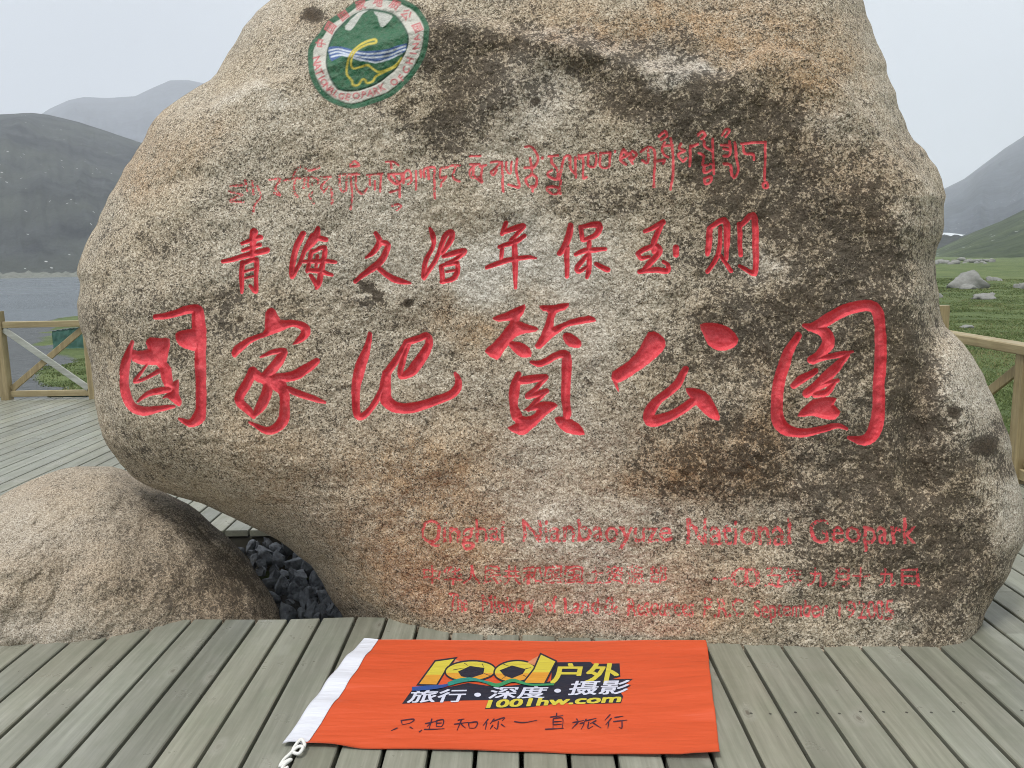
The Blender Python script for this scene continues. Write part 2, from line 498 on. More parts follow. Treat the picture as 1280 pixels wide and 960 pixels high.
M_MTN = mat_mountain("slate_scree_slope", (0.003, 0.005, 0.007), (0.048, 0.054, 0.054), 0.035, (0.036, 0.042, 0.026))
M_MTN2 = mat_mountain("far_rock_slope", (0.008, 0.013, 0.026), (0.052, 0.062, 0.084), 0.0)
M_HILL = mat_mountain("green_hill_slope", (0.012, 0.022, 0.010), (0.060, 0.080, 0.036), 0.05)
mountain("mountain", M_MTN, [(-900, 60), (-300, 165), (-80, 148), (0, 143), (40, 141), (60, 143), (100, 153), (170, 176), (240, 200), (330, 225), (420, 270), (520, 335)],
         610, 1250, -12, (-900, 520), 150, 520, 0.045, 3, 0.85, 0.04)
mountain("mountain", M_MTN2, [(-300, 190), (0, 172), (40, 150), (62, 136), (85, 126), (105, 121), (134, 122), (169, 120), (190, 110), (213, 100), (235, 100), (255, 104), (330, 96), (450, 90), (560, 150), (700, 250), (800, 320)],
         1800, 3700, -12, (-300, 800), 110, 420, 0.04, 11, 0.95, 0.03)
mountain("mountain", M_MTN2, [(1000, 310), (1120, 262), (1180, 236), (1205, 224), (1230, 205), (1255, 186), (1280, 170), (1340, 120), (1450, 70), (1700, 30)],
         1100, 3000, -4, (1000, 1700), 90, 260, 0.05, 23, 0.9, 0.04)
mountain("hill", M_HILL, [(1060, 322), (1150, 317), (1172, 311), (1190, 303), (1215, 291), (1250, 277), (1280, 262), (1360, 235), (1500, 200), (1700, 180)],
         330, 640, -4, (1060, 1700), 60, 200, 0.05, 31, 1.0, 0.04)
# stony strip along the foot of the mountain at the far side of the lake
_sx = np.linspace(-500, 420, 200); _d = rays(_sx, 345 + 0 * _sx); _h = _d[:, :2] / np.linalg.norm(_d[:, :2], axis=1)[:, None]
_w = 1.2 * fbm(np.stack([_sx / 6., 0 * _sx, 0 * _sx], -1), 4, 61)
_rows = [np.c_[_h * (606 + 3 * k), np.full(200, -4.62 + 1.15 * k) + (_w * (k > 0))] for k in range(4)]
fs = mesh_obj("far_shore", np.concatenate(_rows), grid_faces(4, 200), mat_plain("far_shore_stones", (0.13, 0.135, 0.11), 0.9, 0.4, 0.7, 1.0, 0.2, 0.8), smooth=False)
tag(fs, kind='structure')
# water glint painted as a pale strip between the hill and the big mountain
_fx = np.linspace(1150, 1206, 14)
_b = on_y(_fx, 294 + 0 * _fx + 1.2 * np.sin(_fx), 900.0); _a = on_y(_fx, np.interp(_fx, [1150, 1188, 1206], [290, 291, 293.2]), 1150.0)
fw = mesh_obj("far_lake", np.concatenate([_b, _a]), grid_faces(2, 14), mat_plain("painted_water_glint", (0.55, 0.58, 0.60), 0.35, 0.02))
tag(fw, kind='structure')

# ------------------------------------------------------------------ terrace deck
GAPS = [-2.115, -1.967, -1.82, -1.668, -1.517, -1.371, -1.219, -1.072, -.923, -.765, -.622, -.471, -.318, -.166, -.014,
        .14, .294, .448, .604, .754, .911, 1.070, 1.231, 1.39, 1.55, 1.708, 1.878]
while GAPS[0] > -11: GAPS.insert(0, GAPS[0] - 0.1505)
while GAPS[-1] < 3.52: GAPS.append(GAPS[-1] + 0.157)
DECK_BACK = 9.82
HOLE_X0, HOLE_X1, HOLE_BACK = -3.3, 1.88, 4.66
def hole_front(x):
    return float(np.interp(x, [-3.3, -2.29, -2.0, -1.67, -1.07, -0.70, -0.1, 1.45, 1.9], [3.50, 3.46, 3.46, 3.44, 3.425, 3.44, 3.34, 3.28, 3.22]))
rng = random.Random(4)
dv, df, dt, nv_, nf_ = [], [], [], [], []
def board(x0, x1, ya0, ya1, yb0, yb1):
    """a plank; (ya0, ya1) the near end at x0 and x1, (yb0, yb1) the far end"""
    top = -rng.uniform(0, 0.003); th = 0.038; bv = 0.004
    tint = (rng.random(), rng.random() ** 1.6, rng.random(), 1)
    n = len(dv)
    w = x1 - x0
    prof = [(0, -th), (0, -bv), (bv, 0), (1, 0), (1, -bv), (1, -th)]
    segs = 1
    for e, (y0, y1) in enumerate(((ya0, ya1), (yb0, yb1))):
        for k, (u, z) in enumerate(prof):
            x = x0 + bv if k == 2 else (x1 - bv if k == 3 else (x0 if u == 0 else x1))
            f = (x - x0) / w
            dv.append((x, y0 + (y1 - y0) * f, top + z)); dt.append(tint)
    for k in range(6):
        k2 = (k + 1) % 6
        df.append((n + k2, n + k, n + 6 + k, n + 6 + k2))
    df.append(tuple(n + k for k in range(6))); df.append(tuple(n + 6 + k for k in reversed(range(6))))
    for yn in JOISTS:
        if max(ya0, ya1) + 0.03 < yn < min(yb0, yb1) - 0.03 and yn in (2.62, 5.4) and (x0 > 0.55 or yn > 3) and rng.random() < 0.85:
            for u in (0.24, 0.76):
                cx, cy = x0 + w * u + rng.uniform(-.006, .006), yn + rng.uniform(-.006, .006)
                m = len(nv_); rr_ = 0.0055
                nv_.append((cx, cy, top + 0.0012))
                for q in range(8): nv_.append((cx + rr_ * math.cos(q * math.pi / 4), cy + rr_ * math.sin(q * math.pi / 4), top + 0.0008))
                for q in range(8): nf_.append((m, m + 1 + q, m + 1 + (q + 1) % 8))
JOISTS = [1.4, 2.0, 2.62, 3.21, 3.9, 4.78, 5.4, 6.0]
GW = 0.0074
for i in range(len(GAPS) - 1):
    x0, x1 = GAPS[i] + GW, GAPS[i + 1] - GW
    xm = (x0 + x1) / 2
    near, far = -3.0, DECK_BACK + rng.uniform(-.004, .004)
    if HOLE_X0 < xm < HOLE_X1:
        board(x0, x1, near, near, hole_front(x0), hole_front(x1))
        parts = [(HOLE_BACK + rng.uniform(-.006, .006), far)]
    else:
        parts = [(near, far)]
    for a, b in parts:
        cuts = [a]
        j = 3.62 if (a < 0 and x0 > 1.8 and i % 2 == 0) else (a + rng.choice((2.0, 2.6, 3.2, 4.0)))
        while j < b - 0.6:
            cuts.append(j); j += rng.choice((2.4, 3.0, 3.6))
        cuts.append(b)
        for c0, c1 in zip(cuts, cuts[1:]):
            board(x0, x1, c0 + 0.0015, c0 + 0.0015, c1 - 0.0015, c1 - 0.0015)
deck = mesh_obj("deck", dv, df, M_DECK, attrs={"tint": ('FLOAT_COLOR', np.array(dt))})
tag(deck, kind='structure')
nails = mesh_obj("deck_nails", nv_, nf_, M_NAIL, deck)
jb = MB()
for yj in JOISTS + [6.8, 7.6, 8.4, 9.2]:
    if yj < 3.3 or yj > 4.72:
        jb.bar((-11, yj, -0.09), (3.5, yj, -0.09), 0.06, 0.10)
    else:
        jb.bar((-11, yj, -0.09), (HOLE_X0, yj, -0.09), 0.06, 0.10); jb.bar((HOLE_X1, yj, -0.09), (3.5, yj, -0.09), 0.06, 0.10)
jb.bar((-11, DECK_BACK - 0.03, -0.14), (3.5, DECK_BACK - 0.03, -0.14), 0.045, 0.2)
jb.bar((3.53, -3, -0.11), (3.53, DECK_BACK, -0.11), 0.04, 0.22)
jb.bar((HOLE_X0, HOLE_BACK + 0.03, -0.16), (HOLE_X1, HOLE_BACK + 0.03, -0.16), 0.04, 0.22)
M_JOIST = mat_plain("dark_joist", (0.05, 0.047, 0.036), 0.8)
o = jb.build("deck_joists", M_JOIST, deck)
pit = mesh_obj("pit_soil", [(-3.4, 2.9, -0.42), (1.95, 2.9, -0.42), (1.95, 4.75, -0.36), (-3.4, 4.75, -0.36)], [(0, 1, 2, 3)],
               mat_plain("dark_pit_soil", (0.035, 0.034, 0.033), 0.95, 9, 0.4, 0.8, 0.2, 0.05))
tag(pit, kind='structure')

# ------------------------------------------------------------------ railings
def rail_bay(root, a, b, z_top, brace_mats=(M_POST, M_POST), first_post=None, axis='X', cap=0.0):
    a, b = Vector(a), Vector(b)
    d = (b - a).normalized()
    n = Vector((-d.y, d.x, 0))
    m = M_RAILX if axis == 'X' else M_RAIL
    MB().bar(a + d * 0.05 + Vector((0, 0, 0.07)), b - d * 0.05 + Vector((0, 0, 0.07)), 0.04, 0.075).build("bottom_rail", m, root)
    p0, p1 = a + d * 0.06 + Vector((0, 0, 0.125)), b - d * 0.06 + Vector((0, 0, z_top - 0.085))
    q0, q1 = a + d * 0.06 + Vector((0, 0, z_top - 0.085)), b - d * 0.06 + Vector((0, 0, 0.125))
    MB().bar(p0 + n * 0.013, p1 + n * 0.013, 0.024, 0.075, n.cross(d)).build("brace", brace_mats[0], root)
    MB().bar(q0 - n * 0.013, q1 - n * 0.013, 0.024, 0.075, n.cross(d)).build("brace", brace_mats[1], root)

back = empty("wooden_railing", (-6.35, 9.70, 0))
tag(back, "pale timber railing with crossed braces along the lake side of the deck", "railing")
BAY = 1.09
for k in range(-3, 10):
    x = k * BAY
    h = 1.09 if k <= 9 else 1.0
    MB().bar((x, 0, -0.02), (x, 0, h), 0.105, 0.105, (0, 1, 0), 0.008).build("post", M_POST, back)
    if k < 9:
        rail_bay(back, (x, 0, 0), (x + BAY, 0, 0), 0.955, (M_POST, M_GREYWOOD if k % 3 == 0 else M_POST))
        MB().bar((x + 0.054, 0, 0.925), (x + BAY - 0.054, 0, 0.925), 0.06, 0.075).build("top_rail", M_RAILX, back)

right = empty("wooden_railing", (3.47, 2.2, 0))
tag(right, "brown timber railing on the meadow side of the deck, right of the boulder", "railing")
ys = [0, 1.12, 2.16, 3.25, 4.40]
for k, y in enumerate(ys):
    h = 1.17 if k == len(ys) - 1 else 0.90
    MB().bar((0, y, -0.02), (0, y, h), 0.10, 0.10, (0, 1, 0), 0.008).build("post", M_POST, right)
    if k < len(ys) - 1:
        rail_bay(right, (0, y, 0), (0, ys[k + 1], 0), 0.90, (M_POST, M_POST), axis='Y')
MB().bar((0, -0.2, 0.935), (0, ys[-1] - 0.052, 0.935), 0.13, 0.07, (0, 0, 1), 0.008).build("top_rail", M_RAIL, right)

# ------------------------------------------------------------------ the boulder: outline, face, carving
def crom(pts, n=4, closed=False):
    p = np.asarray(pts, float)
    if len(p) < 3: return p
    if closed: q = np.vstack([p[-1], p, p[0], p[1]])
    else: q = np.vstack([2 * p[0] - p[1], p, 2 * p[-1] - p[-2]])
    out = []
    for i in range(1, len(q) - 2):
        a, b, c, d = q[i-1], q[i], q[i+1], q[i+2]
        for k in range(n):
            u = k / n
            out.append(0.5 * ((2*b) + (c-a)*u + (2*a-5*b+4*c-d)*u*u + (3*b-a-3*c+d)*u**3))
    if not closed: out.append(q[-2])
    return np.array(out)

def stroke_sdf(X, Y, pts):
    """pts (x, y, r): signed distance to a brush stroke of changing radius"""
    p = np.asarray(pts, float)
    if len(p) == 1: p = np.vstack([p, p + [0.1, 0, 0]])
    p = crom(p, 3)
    best = np.full(X.shape, 1e9)
    for a, b in zip(p[:-1], p[1:]):
        d = b[:2] - a[:2]; L2 = max(d @ d, 1e-9)
        u = np.clip(((X - a[0]) * d[0] + (Y - a[1]) * d[1]) / L2, 0, 1)
        best = np.minimum(best, np.hypot(X - a[0] - u * d[0], Y - a[1] - u * d[1]) - (a[2] + (b[2] - a[2]) * u))
    return best

def edges_sdf(X, Y, E):
    best = np.full(X.shape, 1e9); par = np.zeros(X.shape, bool)
    for x0, y0, x1, y1 in E:
        dx, dy = x1 - x0, y1 - y0; L2 = max(dx*dx + dy*dy, 1e-12)
        u = np.clip(((X - x0) * dx + (Y - y0) * dy) / L2, 0, 1)
        best = np.minimum(best, (X - x0 - u*dx)**2 + (Y - y0 - u*dy)**2)
        if y0 != y1:
            c = (y0 > Y) != (y1 > Y)
            par ^= c & (X < (x1 - x0) * (Y - y0) / (y1 - y0) + x0)
    best = np.sqrt(best)
    return np.where(par, -best, best)

def poly_sdf(X, Y, pts, soft=2):
    p = crom(pts, soft, True) if soft > 1 else np.asarray(pts, float)
    return edges_sdf(X, Y, np.hstack([p, np.roll(p, -1, 0)]))

def text_mesh(s, res=3):
    cu = bpy.data.curves.new("glyphs", 'FONT'); cu.body = s; cu.resolution_u = res
    o = bpy.data.objects.new("glyphs", cu); COL.objects.link(o)
    dg = bpy.context.evaluated_depsgraph_get()
    me = bpy.data.meshes.new_from_object(o.evaluated_get(dg))
    v = np.array([q.co[:2] for q in me.vertices]); f = [tuple(p.vertices) for p in me.polygons]
    bpy.data.objects.remove(o); bpy.data.curves.remove(cu); bpy.data.meshes.remove(me)
    return v, f

def text_edges(s, res=3):
    v, f = text_mesh(s, res)
    key = [tuple(np.round(q, 4)) for q in v]
    cnt = {}
    for p in f:
        for a, b in zip(p, p[1:] + p[:1]):
            k = (key[a], key[b]) if key[a] < key[b] else (key[b], key[a])
            cnt[k] = cnt.get(k, 0) + 1
    E = np.array([(a[0], a[1], b[0], b[1]) for (a, b), c in cnt.items() if c % 2 == 1 and a != b])
    return E

_cap = text_edges("H")
CAP = _cap[:, [1, 3]].max()

OUT_L = [(-110, 600), (-80, 480), (-50, 405), (-25, 362), (0, 338), (15, 318), (35, 302), (55, 291), (75, 281), (92, 271), (100, 262),
         (108, 247), (120, 228), (138, 202), (160, 184), (178, 176), (200, 163), (220, 152), (245, 137), (262, 128), (281, 119), (300, 109),
         (319, 102), (333, 99), (348, 97.5), (380, 97.5), (406, 100), (430, 106), (448, 110), (470, 113), (488, 116.5), (506, 119), (521, 122),
         (545, 128), (565, 138), (580, 148), (588, 158), (597, 168), (606, 183), (620, 217), (629, 250), (647, 292), (662, 321), (675, 346),
         (689, 367), (706, 387), (727, 400), (747, 412), (762, 422), (775, 430), (800, 445), (850, 470)]
OUT_R = [(-110, 900), (-80, 1000), (-50, 1045), (-20, 1068), (0, 1077), (31, 1090), (60, 1101), (92, 1112), (136, 1122), (158, 1135), (175, 1144),
         (192, 1158), (210, 1169), (228, 1176), (245, 1180), (265, 1180), (282, 1179), (297, 1176), (312, 1170), (325, 1167), (348, 1169),
         (368, 1174), (386, 1177), (402, 1178), (409, 1181), (418, 1192), (430, 1204), (445, 1215), (457, 1223), (475, 1233), (490, 1240), (519, 1252),
         (548, 1261), (590, 1270), (627, 1279), (650, 1281), (670, 1279), (685, 1276), (700, 1269), (722, 1257), (742, 1245), (767, 1232),
         (785, 1226), (809, 1221), (850, 1205)]
STEP = 0.95
rows = np.arange(-110, 850.1, STEP)
xl = np.interp(rows, *zip(*OUT_L)); xr = np.interp(rows, *zip(*OUT_R))
def jit(rows, seed, amp):
    return amp * (fbm(np.stack([rows / 24.0, 0*rows, 0*rows], -1), 2, seed, 0.5))
fade = np.clip((rows + 105) / 40, 0, 1) * np.clip((812 - rows) / 20, 0, 1)
xl = xl + jit(rows, 71, 2.4) * fade; xr = xr + jit(rows, 72, 2.4) * fade
NC = int((xr - xl).max() / STEP)
u = np.linspace(0, 1, NC)
u = u + 0.06 * (np.sin(2 * np.pi * u) * -1) / (2 * np.pi) * 2.0          # a little denser at both edges
PX = xl[:, None] + (xr - xl)[:, None] * u[None]
PY = np.repeat(rows[:, None], NC, 1)
Rn = len(rows)

def coarse(fn, st=4):
    """evaluate fn on a coarser grid and interpolate back (smooth fields only)"""
    ri = np.unique(np.append(np.arange(0, Rn, st), Rn - 1)); ci = np.unique(np.append(np.arange(0, NC, st), NC - 1))
    z = fn(PX[np.ix_(ri, ci)], PY[np.ix_(ri, ci)])
    z = np.array([np.interp(np.arange(NC), ci, r) for r in z])
    return np.array([np.interp(np.arange(Rn), ri, c) for c in z.T]).T

_k = np.unique(np.append(np.arange(0, Rn, 5), Rn - 1))
outline = np.concatenate([np.c_[xl[_k], rows[_k]], np.c_[xr[_k], rows[_k]][::-1]])
side_edges = np.hstack([outline, np.roll(outline, -1, 0)])
side_edges = side_edges[[i for i in range(len(side_edges)) if not (side_edges[i][1] > 840 and side_edges[i][3] > 840)]]
def edge_dist(X, Y):
    b = np.full(X.shape, 1e9)
    for x0, y0, x1, y1 in side_edges:
        dx, dy = x1 - x0, y1 - y0; L2 = max(dx*dx + dy*dy, 1e-9)
        q = np.clip(((X - x0)*dx + (Y - y0)*dy) / L2, 0, 1)
        b = np.minimum(b, (X - x0 - q*dx)**2 + (Y - y0 - q*dy)**2)
    return np.sqrt(b)
ED = coarse(edge_dist, 5)
ED[:, 0] = 0; ED[:, -1] = 0; ED[0] = 0

def lin_gauss(X, Y, pts, w):
    return np.exp(-(np.maximum(stroke_sdf(X, Y, [(a, b, 0.01) for a, b in pts]), 0) / w) ** 2)
def face_depth(X, Y):
    """distance of the front face along the view axis, metres, before the edge rounding"""
    zt = (830 - Y) / 330.0
    d = 3.225 - 0.00030 * (X - 620) + 0.055 * zt + 0.012 * zt ** 2
    d = d + 0.16 * np.clip((470 - Y) / 400, 0, 1) ** 2 * np.clip((520 - X) / 320, 0, 1)       # the left shoulder leans back
    d = d + 0.10 * np.clip((X - 1010) / 220, 0, 1) ** 2
    # ledge running across the upper part: the slab above it leans back
    ly = np.interp(X, [230, 300, 390, 480, 560, 640, 720, 800, 860, 905, 960, 1010, 1060, 1120, 1180], [150, 118, 92, 50, 30, 44, 62, 82, 98, 104, 66, 74, 120, 190, 260])
    up = np.clip((ly - Y + 6 * vnoise(np.stack([X / 30., Y / 30., 0 * X], -1), 5)) / 15.0, 0, 1)
    d = d + 0.042 * up * up * (3 - 2 * up) + 0.0012 * np.clip(ly - Y, 0, 300)
    d = d - 0.009 * np.exp(-((Y - ly - 12) / 16.0) ** 2) * np.clip((X - 500) / 120, 0, 1) * np.clip((930 - X) / 40, 0, 1)
    # groove between the tall part and the lobe on the right
    d = d + 0.055 * lin_gauss(X, Y, [(1186, 400), (1166, 432), (1150, 480), (1140, 540), (1150, 610)], 20)
    d = d - 0.025 * np.exp(-(((X - 1215) / 45) ** 2 + ((Y - 560) / 90) ** 2))
    # broad hollow below the middle, bulge at the left
    d = d + 0.03 * np.exp(-(((X - 1010) / 120) ** 2 + ((Y - 640) / 120) ** 2))
    d = d - 0.05 * np.exp(-(((X - 300) / 160) ** 2 + ((Y - 440) / 150) ** 2))
    d = d + 0.0016 * np.clip((Y - 560) - 0.40 * (X - 160), 0, 200) * np.clip((560 - X) / 200, 0, 1)
    return d
D0 = coarse(face_depth, 3)
W = coarse(lambda X, Y: np.interp(X, [100, 300, 450, 900, 1120, 1280], [70, 105, 125, 80, 62, 55]) * np.interp(X, [1080, 1180], [1, 0]) + np.interp(X, [1080, 1180], [0, 1]) * np.interp(Y, [300, 600, 720, 800], [62, 62, 30, 22]), 6)
q = 1 - np.clip(ED / W, 0, 1)
ROUND = coarse(lambda X, Y: np.interp(X, [100, 400, 900, 1280], [0.34, 0.42, 0.30, 0.28]) * np.interp(np.clip((X - 1050) / 100, 0, 1) * np.clip((Y - 600) / 150, 0, 1), [0, 1], [1, 0.55]), 6)
def blur(a, n):
    for ax in (0, 1):
        pad = [(n, n) if k == ax else (0, 0) for k in (0, 1)]
        c = np.cumsum(np.pad(np.pad(a, pad, mode='edge'), [(1, 0) if k == ax else (0, 0) for k in (0, 1)]), ax)
        w = 2 * n + 1
        a = (np.take(c, range(w, c.shape[ax]), ax) - np.take(c, range(0, c.shape[ax] - w), ax)) / w
    return a
RND = ROUND * (1 - np.sqrt(np.clip(1 - q * q, 0, 1)))
_w = np.clip((ED - 3) / 12, 0, 1)
RND = RND * (1 - _w) + blur(blur(RND, 9), 9) * _w
DEP = D0 + RND
P0 = on_y(PX, PY, DEP)
_f = fbm(P0 * [2.3, 2.3, 2.3], 2, 141)
rough = 0.010 * (1 - np.abs(_f) * 2.2) + 0.020 * fbm(P0 * [1.7, 1.7, 1.7], 3, 41) + 0.010 * fbm(P0 * 6.5, 3, 51) + 0.0035 * fbm(P0 * 30, 3, 61, 0.6)
rough = rough * np.clip(ED / 14, 0.15, 1)

# ---- carved characters.  Each is traced in its own enlarged window: (x offset, y offset, scale)
W6 = (130, 360, 0.234375); W7 = (420, 360, 0.265625); W8 = (750, 360, 0.296875)
W4 = (260, 260, 0.28125); W5 = (600, 260, 0.296875)
TA = (270, 190, 0.140625); TB = (420, 170, 0.140625); TC = (590, 165, 0.15625); TD = (780, 150, 0.15625)
S, G = 's', 'p'
BIG = {
 'guo': (W6, [
  (S, [(272,155,12),(340,150,18),(440,115,22),(492,112,25)]), (S, [(500,122,30),(510,230,38),(512,330,30),(515,450,27),(518,560,28),(518,650,28),(500,700,30),(462,725,20),(398,698,7)]),
  (G, [(385,250),(400,235),(440,225),(500,228),(500,328),(450,325),(415,310),(395,290)]),
  (S, [(155,288,10),(120,380,22),(108,470,26),(118,570,27),(150,632,25),(210,658,25),(290,645,18),(372,630,8)]),
  (G, [(150,325),(180,335),(232,325),(220,290),(240,262),(300,266),(355,270),(348,335),(332,395),(355,430),(365,500),(395,488),(398,560),(415,600),(405,630),(375,612),(338,585),(310,588),(355,545),(320,520),(302,450),(285,412),(210,408),(148,385)]),
  (S, [(232,405,7),(195,455,9),(170,500,11),(230,482,9),(292,445,12)]), (S, [(182,606,5),(235,565,13),(300,548,17),(350,540,20)])]),
 'jia': (W6, [
  (G, [(865,130),(890,105),(915,115),(945,170),(1000,172),(1060,180),(1095,205),(1098,245),(1060,280),(1000,300),(1042,250),(1052,222),(1010,208),(960,225),(880,255),(800,285),(740,330),(700,375),(680,350),(700,312),(760,270),(850,235),(860,190)]),
  (S, [(836,370,5),(900,345,13),(955,335,18),(940,378,24),(890,440,27),(845,480,26),(800,455,24)]),
  (S, [(795,445,24),(765,510,26),(720,592,24),(768,650,22),(795,690,12)]), (S, [(797,685,12),(838,625,27),(868,550,26),(880,485,26)]),
  (S, [(862,488,30),(925,515,38),(958,560,28),(965,640,27),(950,712,29),(890,757,23),(830,745,14),(772,720,5)]),
  (S, [(905,485,26),(1000,472,27),(1080,430,25),(1132,392,17)]), (S, [(965,535,14),(1040,565,19),(1110,590,17),(1176,606,7)])]),
 'di': (W7, [
  (S, [(160,217,10),(145,280,17),(115,370,26),(96,460,20),(95,560,20),(108,608,16),(150,588,14),(190,535,14),(222,460,15),(240,400,18),(300,312,16),(330,258,14)]),
  (S, [(330,258,15),(390,236,15),(430,222,16),(438,260,17),(410,315,23),(360,385,24),(312,418,14),(302,388,14),(318,330,14),(338,270,12)]),
  (S, [(238,400,20),(230,470,27),(240,530,28),(290,562,26),(370,560,24),(460,535,21),(540,505,21),(572,470,20),(576,430,14),(562,402,6)])]),
 'zhi': (W7, [
  (G, [(740,140),(800,115),(885,80),(880,120),(860,160),(945,180),(945,200),(870,220),(835,240),(790,300),(760,340),(700,300),(740,260),(800,195),(820,155),(770,160)]),
  (G, [(810,255),(860,250),(910,280),(920,325),(870,325),(830,290)]),
  (G, [(955,85),(1020,85),(1100,72),(1080,105),(1040,120),(1020,185),(1100,150),(1190,130),(1225,155),(1170,165),(1090,180),(1050,210),(1010,240),(960,285),(935,270),(965,220),(1000,120),(975,110)]),
  (G, [(1070,215),(1110,215),(1150,255),(1140,285),(1095,280),(1070,245)]),
  (S, [(920,350,7),(970,357,17),(1040,320,17),(1083,320,20),(1085,400,23),(1082,500,21),(1090,580,19),(1086,612,14)]),
  (G, [(1030,615),(1080,610),(1140,640),(1170,690),(1110,690),(1060,665)]),
  (S, [(860,410,14),(842,470,24),(836,550,20),(852,605,26)]), (S, [(862,440,17),(930,430,18),(986,420,12)]),
  (S, [(985,425,10),(935,480,11),(900,508,12),(990,486,12)]), (S, [(988,488,10),(930,545,12),(905,570,10)]),
  (G, [(880,575),(940,540),(1010,535),(1045,555),(1000,590),(950,630),(900,680),(860,690),(805,660),(850,640),(820,590),(850,570),(870,603),(915,600),(945,572)])]),
 'gong': (W8, [
  (G, [(205,188),(250,195),(275,225),(265,265),(200,325),(120,375),(65,405),(50,355),(120,310),(170,250)]), (S, [(66,400,8),(78,438,2)]),
  (G, [(420,155),(480,150),(540,170),(580,215),(560,250),(500,262),(455,235),(435,195)]),
  (S, [(360,340,13),(320,410,18),(250,470,18),(207,530,25),(222,558,24),(290,545,21),(350,508,19),(400,472,18)]),
  (G, [(360,425),(420,430),(460,455),(495,520),(500,560),(460,550),(420,510),(385,470)])]),
 'yuan': (W8, [
  (S, [(835,197,13),(795,265,20),(765,350,25),(746,450,25),(746,540,27),(775,592,27),(840,610,20),(930,597,15),(1000,582,11),(1040,595,6)]),
  (S, [(860,155,7),(902,162,20),(980,122,24),(1060,85,24),(1140,77,24),(1172,112,23),(1180,200,23),(1178,320,25),(1175,430,25),(1172,540,27),(1152,608,28),(1110,642,22),(1046,630,7)]),
  (S, [(900,168,16),(948,190,24),(960,235,26),(922,282,20),(888,300,17)]),
  (S, [(898,305,16),(960,292,12),(1010,280,13),(1064,268,4)]), (S, [(1040,285,11),(985,345,21),(915,408,21),(870,442,18)]),
  (S, [(905,350,12),(850,382,17),(815,412,13)]), (S, [(870,440,16),(945,405,13),(1000,390,8)]), (S, [(985,398,11),(955,440,15),(905,448,13)]),
  (G, [(830,537),(870,490),(900,468),(960,460),(1000,465),(985,490),(1015,520),(990,555),(940,550),(890,535)])]),
}
MED = {
 'qing': (W4, [(S,[(150,158,7),(235,130,12)]),(S,[(155,188,7),(230,165,9)]),(S,[(205,108,18),(198,150,15),(195,212,12)]),(S,[(65,238,8),(150,215,11),(265,188,13)]),
   (S,[(155,242,11),(150,310,11),(150,376,6)]),(S,[(152,246,8),(215,230,11),(214,310,9),(212,370,11),(185,345,6)]),(S,[(165,280,5),(205,270,5)]),(S,[(165,310,5),(205,302,5)])]),
 'hai': (W4, [(S,[(425,117,11),(395,170,13),(378,240,12),(376,305,10),(408,245,8),(440,165,9),(465,125,9)]),(S,[(490,92,9),(478,135,18),(430,188,8)]),(S,[(470,128,12),(525,142,10)]),
   (S,[(462,190,9),(450,235,9),(440,282,7)]),(S,[(462,195,7),(518,177,10),(513,245,12),(492,330,12),(480,356,7)]),(S,[(420,238,7),(500,236,10),(566,240,7)]),(S,[(440,276,7),(500,281,11),(552,297,6)]),(S,[(487,212,7),(480,260,7)]),(S,[(455,300,8),(482,342,12)])]),
 'jiu': (W4, [(S,[(745,112,8),(764,150,12),(740,190,12),(705,222,6)]),(S,[(765,152,10),(800,166,13),(780,220,14),(730,272,13),(655,328,8)]),(S,[(760,266,11),(810,305,12),(850,325,13),(898,335,5)])]),
 'zhi_small': (W4, [(S,[(985,88,6),(1000,125,12),(1000,165,8),(970,225,10),(960,310,11)]),(S,[(962,315,8),(1010,232,10),(1050,132,11),(1082,107,12),(1083,135,12),(1040,200,8)]),
   (S,[(1045,215,8),(1085,200,12),(1138,190,13),(1110,220,9),(1058,246,7)]),(S,[(1035,262,10),(1042,330,11)]),(S,[(1040,258,8),(1110,243,10),(1096,310,12),(1036,332,8)]),(S,[(1058,284,5),(1095,274,5)])]),
 'nian': (W5, [(S,[(110,62,9),(95,110,8)]),(S,[(100,100,10),(178,76,12)]),(S,[(180,82,9),(130,135,7)]),(S,[(85,165,8),(150,140,9),(185,117,8)]),(S,[(96,162,8),(92,212,8)]),(S,[(30,250,8),(110,222,11),(200,208,9),(240,212,4)]),(S,[(145,137,10),(148,230,12),(148,336,6)])]),
 'bao': (W5, [(S,[(380,70,10),(365,140,14),(335,190,10)]),(S,[(365,165,12),(365,288,9)]),(S,[(420,77,9),(430,133,10)]),(S,[(422,77,8),(500,72,13),(490,112,11),(436,136,9)]),(S,[(403,196,8),(445,180,11),(528,175,8)]),
   (S,[(460,140,9),(460,250,11),(450,292,7)]),(S,[(450,202,8),(408,252,10),(416,272,7),(455,242,6)]),(S,[(490,232,8),(538,262,10)])]),
 'yu': (W5, [(S,[(690,96,7),(770,60,13)]),(S,[(760,76,12),(735,130,13),(735,182,12)]),(S,[(665,192,10),(700,170,10),(745,160,12),(755,188,12),(715,232,12),(680,266,9)]),(S,[(665,192,9),(678,211,8),(712,205,7)]),(S,[(670,266,9),(740,260,11),(790,262,11),(788,235,8),(770,226,6)]),(S,[(825,165,12),(825,195,12)])]),
 'ze': (W5, [(S,[(968,88,12),(962,170,12),(958,198,8)]),(S,[(968,82,9),(1030,50,12),(1040,120,13),(1040,212,8)]),(S,[(1012,82,7),(1010,150,9),(1000,202,10),(955,266,8)]),(S,[(1015,202,8),(1060,262,8)]),(S,[(1090,70,10),(1100,197,9)]),(S,[(1097,76,9),(1150,32,13),(1160,120,13),(1162,260,12),(1140,268,10),(1095,242,6)])]),
}
